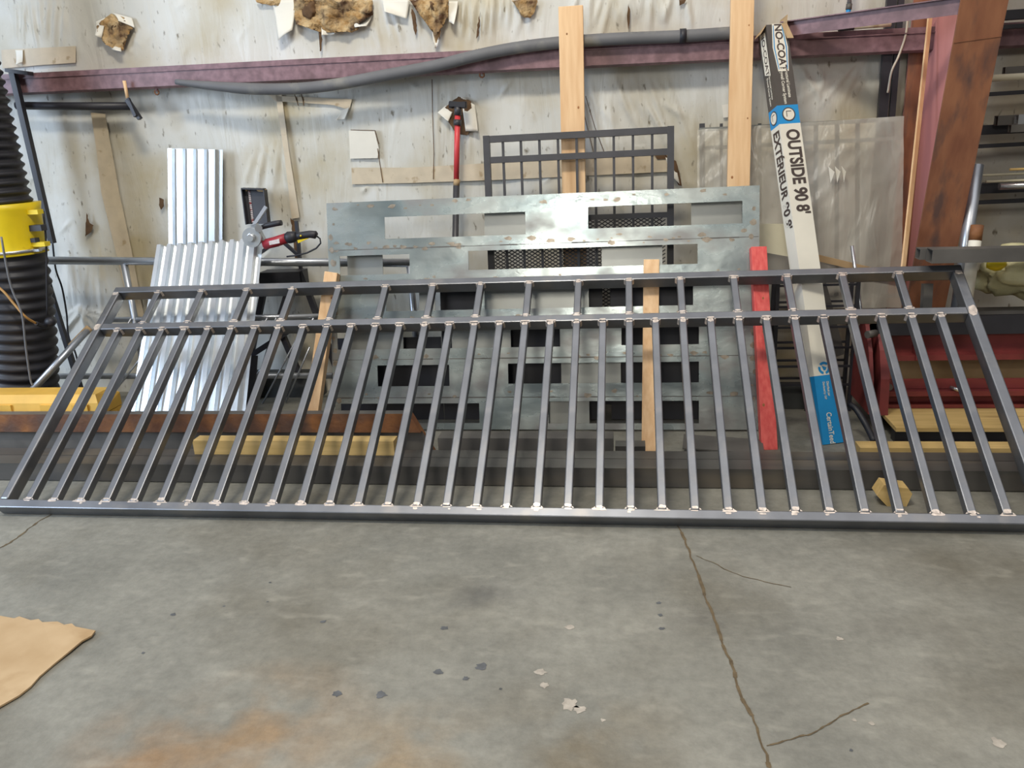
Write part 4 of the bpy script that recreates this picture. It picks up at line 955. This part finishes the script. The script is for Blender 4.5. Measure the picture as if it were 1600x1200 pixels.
def stock(label, xl_, yt_, yb2_, Y, mat, rnd=False):
    a, c = at(xl_, yt_, Y), at(xl_, yb2_, Y); h = a.z-c.z; z = (a.z+c.z)/2
    def f(b):
        if rnd: add_tube(b, [(a.x, Y, z), (2.5, Y, z)], h/2, 14)
        else: add_hollow(b, (a.x, Y, z), (2.5, Y, z), h, min(.08, max(.03, h)), min(.004, h/5))
    return solid('stock_bar', label, 'steel stock', mat, f, 0, rackg)
stock('dark green steel beam, topmost stock on the wall rack', 1565, 17, 32, 4.78, 'black paint')
stock('brown square tube on the second level of the rack', 1569, 105, 116, 4.80, 'dull steel')
stock('pale rounded tube in front on the second level of the rack', 1546, 117, 128, 4.74, 'cream panel', True)
stock('grey open-ended square tube on the third level of the rack', 1557, 181, 196, 4.80, 'dull steel')
stock('shiny square tube with open end on the third level of the rack', 1589, 179, 194, 4.70, 'galvanised')
stock('brown square tube lowest and nearest on the third level of the rack', 1578, 195, 207, 4.66, 'dull steel')
stock('black tube lying along the back of the third rack level', 1530, 196, 211, 4.88, 'black paint')
stock('thin bright rod on the lowest rack level, nearest the column', 1512, 273, 277, 4.84, 'cream panel', True)
stock('silver round tube on the lowest rack level', 1562, 286, 297, 4.72, 'chrome', True)
stock('dark square tube under the bright rod on the lowest rack level', 1511, 287, 303, 4.88, 'black paint')
stock('thin pale rod topmost on the lowest rack level', 1578, 263, 267, 4.70, 'pine lying', True)
stock('thin pale rod behind the silver tube on the lowest rack level', 1541, 282, 286, 4.78, 'cream panel', True)
# black uprights behind the column flange
for lab, x, w in (('broad black upright bar on the wall left of the column', 1385, .05), ('slim black upright bar between broad bar and column', 1400, .03)):
    a, c = at(x+10, -30, 4.97), at(x-7, 185, 4.97); k = (a.z-.6)/(a.z-c.z)
    solid('black_bar', lab, 'bar', 'black paint', lambda b: add_beam(b, a, a+(c-a)*k, w, .03), .003)
cable('hanging_cable', 'pale cord hanging in front of the black upright bars', [at(1419, 22, 4.90), at(1415, 55, 4.90), at(1404, 88, 4.90), at(1393, 112, 4.90), at(1387, 145, 4.90)], .006, 'white cord')
pf = thing('pipe_fitting', at(1325, 22, 4.95), 'small blue and grey pipe fitting above the mauve brace', 'fitting')
b = new(); add_tube(b, [at(1328, -40, 4.97), at(1327, 6, 4.97)], .012, 12); obj('pipe', b, 'aluminium', pf)
b = new(); add_tube(b, [at(1327, 6, 4.97), at(1326, 15, 4.97)], .016, 12); obj('coupling', b, 'dull steel', pf)
b = new(); add_tube(b, [at(1326, 15, 4.97), at(1325, 22, 4.97)], .013, 12); obj('cap', b, 'carton blue', pf)
cd = thing('conduit', at(1330, 42, 4.87), 'tan conduit with dark coupling running under the mauve brace', 'conduit')
b = new(); add_tube(b, [at(1285, 46, 4.87), at(1312, 44, 4.87)], .010, 12); add_tube(b, [at(1332, 42.5, 4.87), at(1392, 38, 4.87)], .012, 12); obj('conduit_tube', b, 'tape', cd)
b = new(); add_tube(b, [at(1310, 44, 4.87), at(1334, 42.3, 4.87)], .016, 12); obj('coupling', b, 'charcoal paint', cd)

# ------------------------------------------------------------------ cardboard on the floor
def board(b):
    px = [(-60, 958), (0, 962), (22, 966), (30, 963), (48, 969), (60, 967), (66, 972), (90, 971), (100, 976), (112, 974), (118, 979), (149, 985), (143, 993), (128, 1001), (110, 1016), (88, 1034), (62, 1056), (48, 1072), (30, 1086), (0, 1103), (-60, 1140)]
    add_prism(b, [onz(x, y, .014 if x > 100 else .010) for x, y in px], V((0, 0, -.006)))
solid('cardboard_sheet', 'torn piece of brown cardboard lying on the floor', 'cardboard', 'kraft board', board)

# ------------------------------------------------------------------ light
def area(name, loc, target, sx, sy_, power, col):
    l = bpy.data.lights.new(name, 'AREA'); l.shape = 'RECTANGLE'; l.size = sx; l.size_y = sy_; l.energy = power; l.color = col
    o = bpy.data.objects.new(name, l); COL.objects.link(o); o.location = loc
    o.rotation_euler = (V(target)-V(loc)).to_track_quat('-Z', 'Y').to_euler(); return o
area('ceiling_lamp', (-.9, 1.4, 5.3), (-.6, 4.2, .8), 1.3, .5, 175, (1, .93, .80))
for yy in (-6.0, -8.6, -11.4): area('ceiling_lamp', (-.9, yy, 4.9), (-.8, yy+2.6, 3.3), 1.7, .42, 85, (1, .94, .84))
area('ceiling_lamp', (3.0, 1.0, 5.3), (1.2, 4.2, .6), 1.3, .5, 26, (1, .88, .72))
area('door_daylight', (-6.6, .6, 2.7), (-1.0, 4.7, 1.0), 2.6, 3.0, 320, (.66, .80, 1.0))
w = bpy.data.worlds.new('world'); SC.world = w; w.use_nodes = True
nt = w.node_tree; bg = nt.nodes['Background']; bg.inputs['Color'].default_value = (.97, .97, 1.0, 1)
tc = nt.nodes.new('ShaderNodeTexCoord'); sx = nt.nodes.new('ShaderNodeSeparateXYZ'); mr = nt.nodes.new('ShaderNodeValToRGB')
nt.links.new(tc.outputs['Generated'], sx.inputs[0]); nt.links.new(sx.outputs['Z'], mr.inputs['Fac'])
e = mr.color_ramp.elements; e[0].position = 0; e[0].color = (.03, .03, .03, 1); e[1].position = .97; e[1].color = (1, 1, 1, 1)
for p_, v_ in ((.3, .09), (.7, .32)):
    q_ = e.new(p_); q_.color = (v_, v_, v_, 1)
mu = nt.nodes.new('ShaderNodeMath'); mu.operation = 'MULTIPLY'; mu.inputs[1].default_value = 1.35
nt.links.new(mr.outputs['Color'], mu.inputs[0]); nt.links.new(mu.outputs[0], bg.inputs['Strength'])
SC.view_settings.view_transform = 'Standard'; SC.view_settings.look = 'None'; SC.view_settings.gamma = 1; SC.view_settings.use_curve_mapping = False
SC.view_settings.exposure = -.04
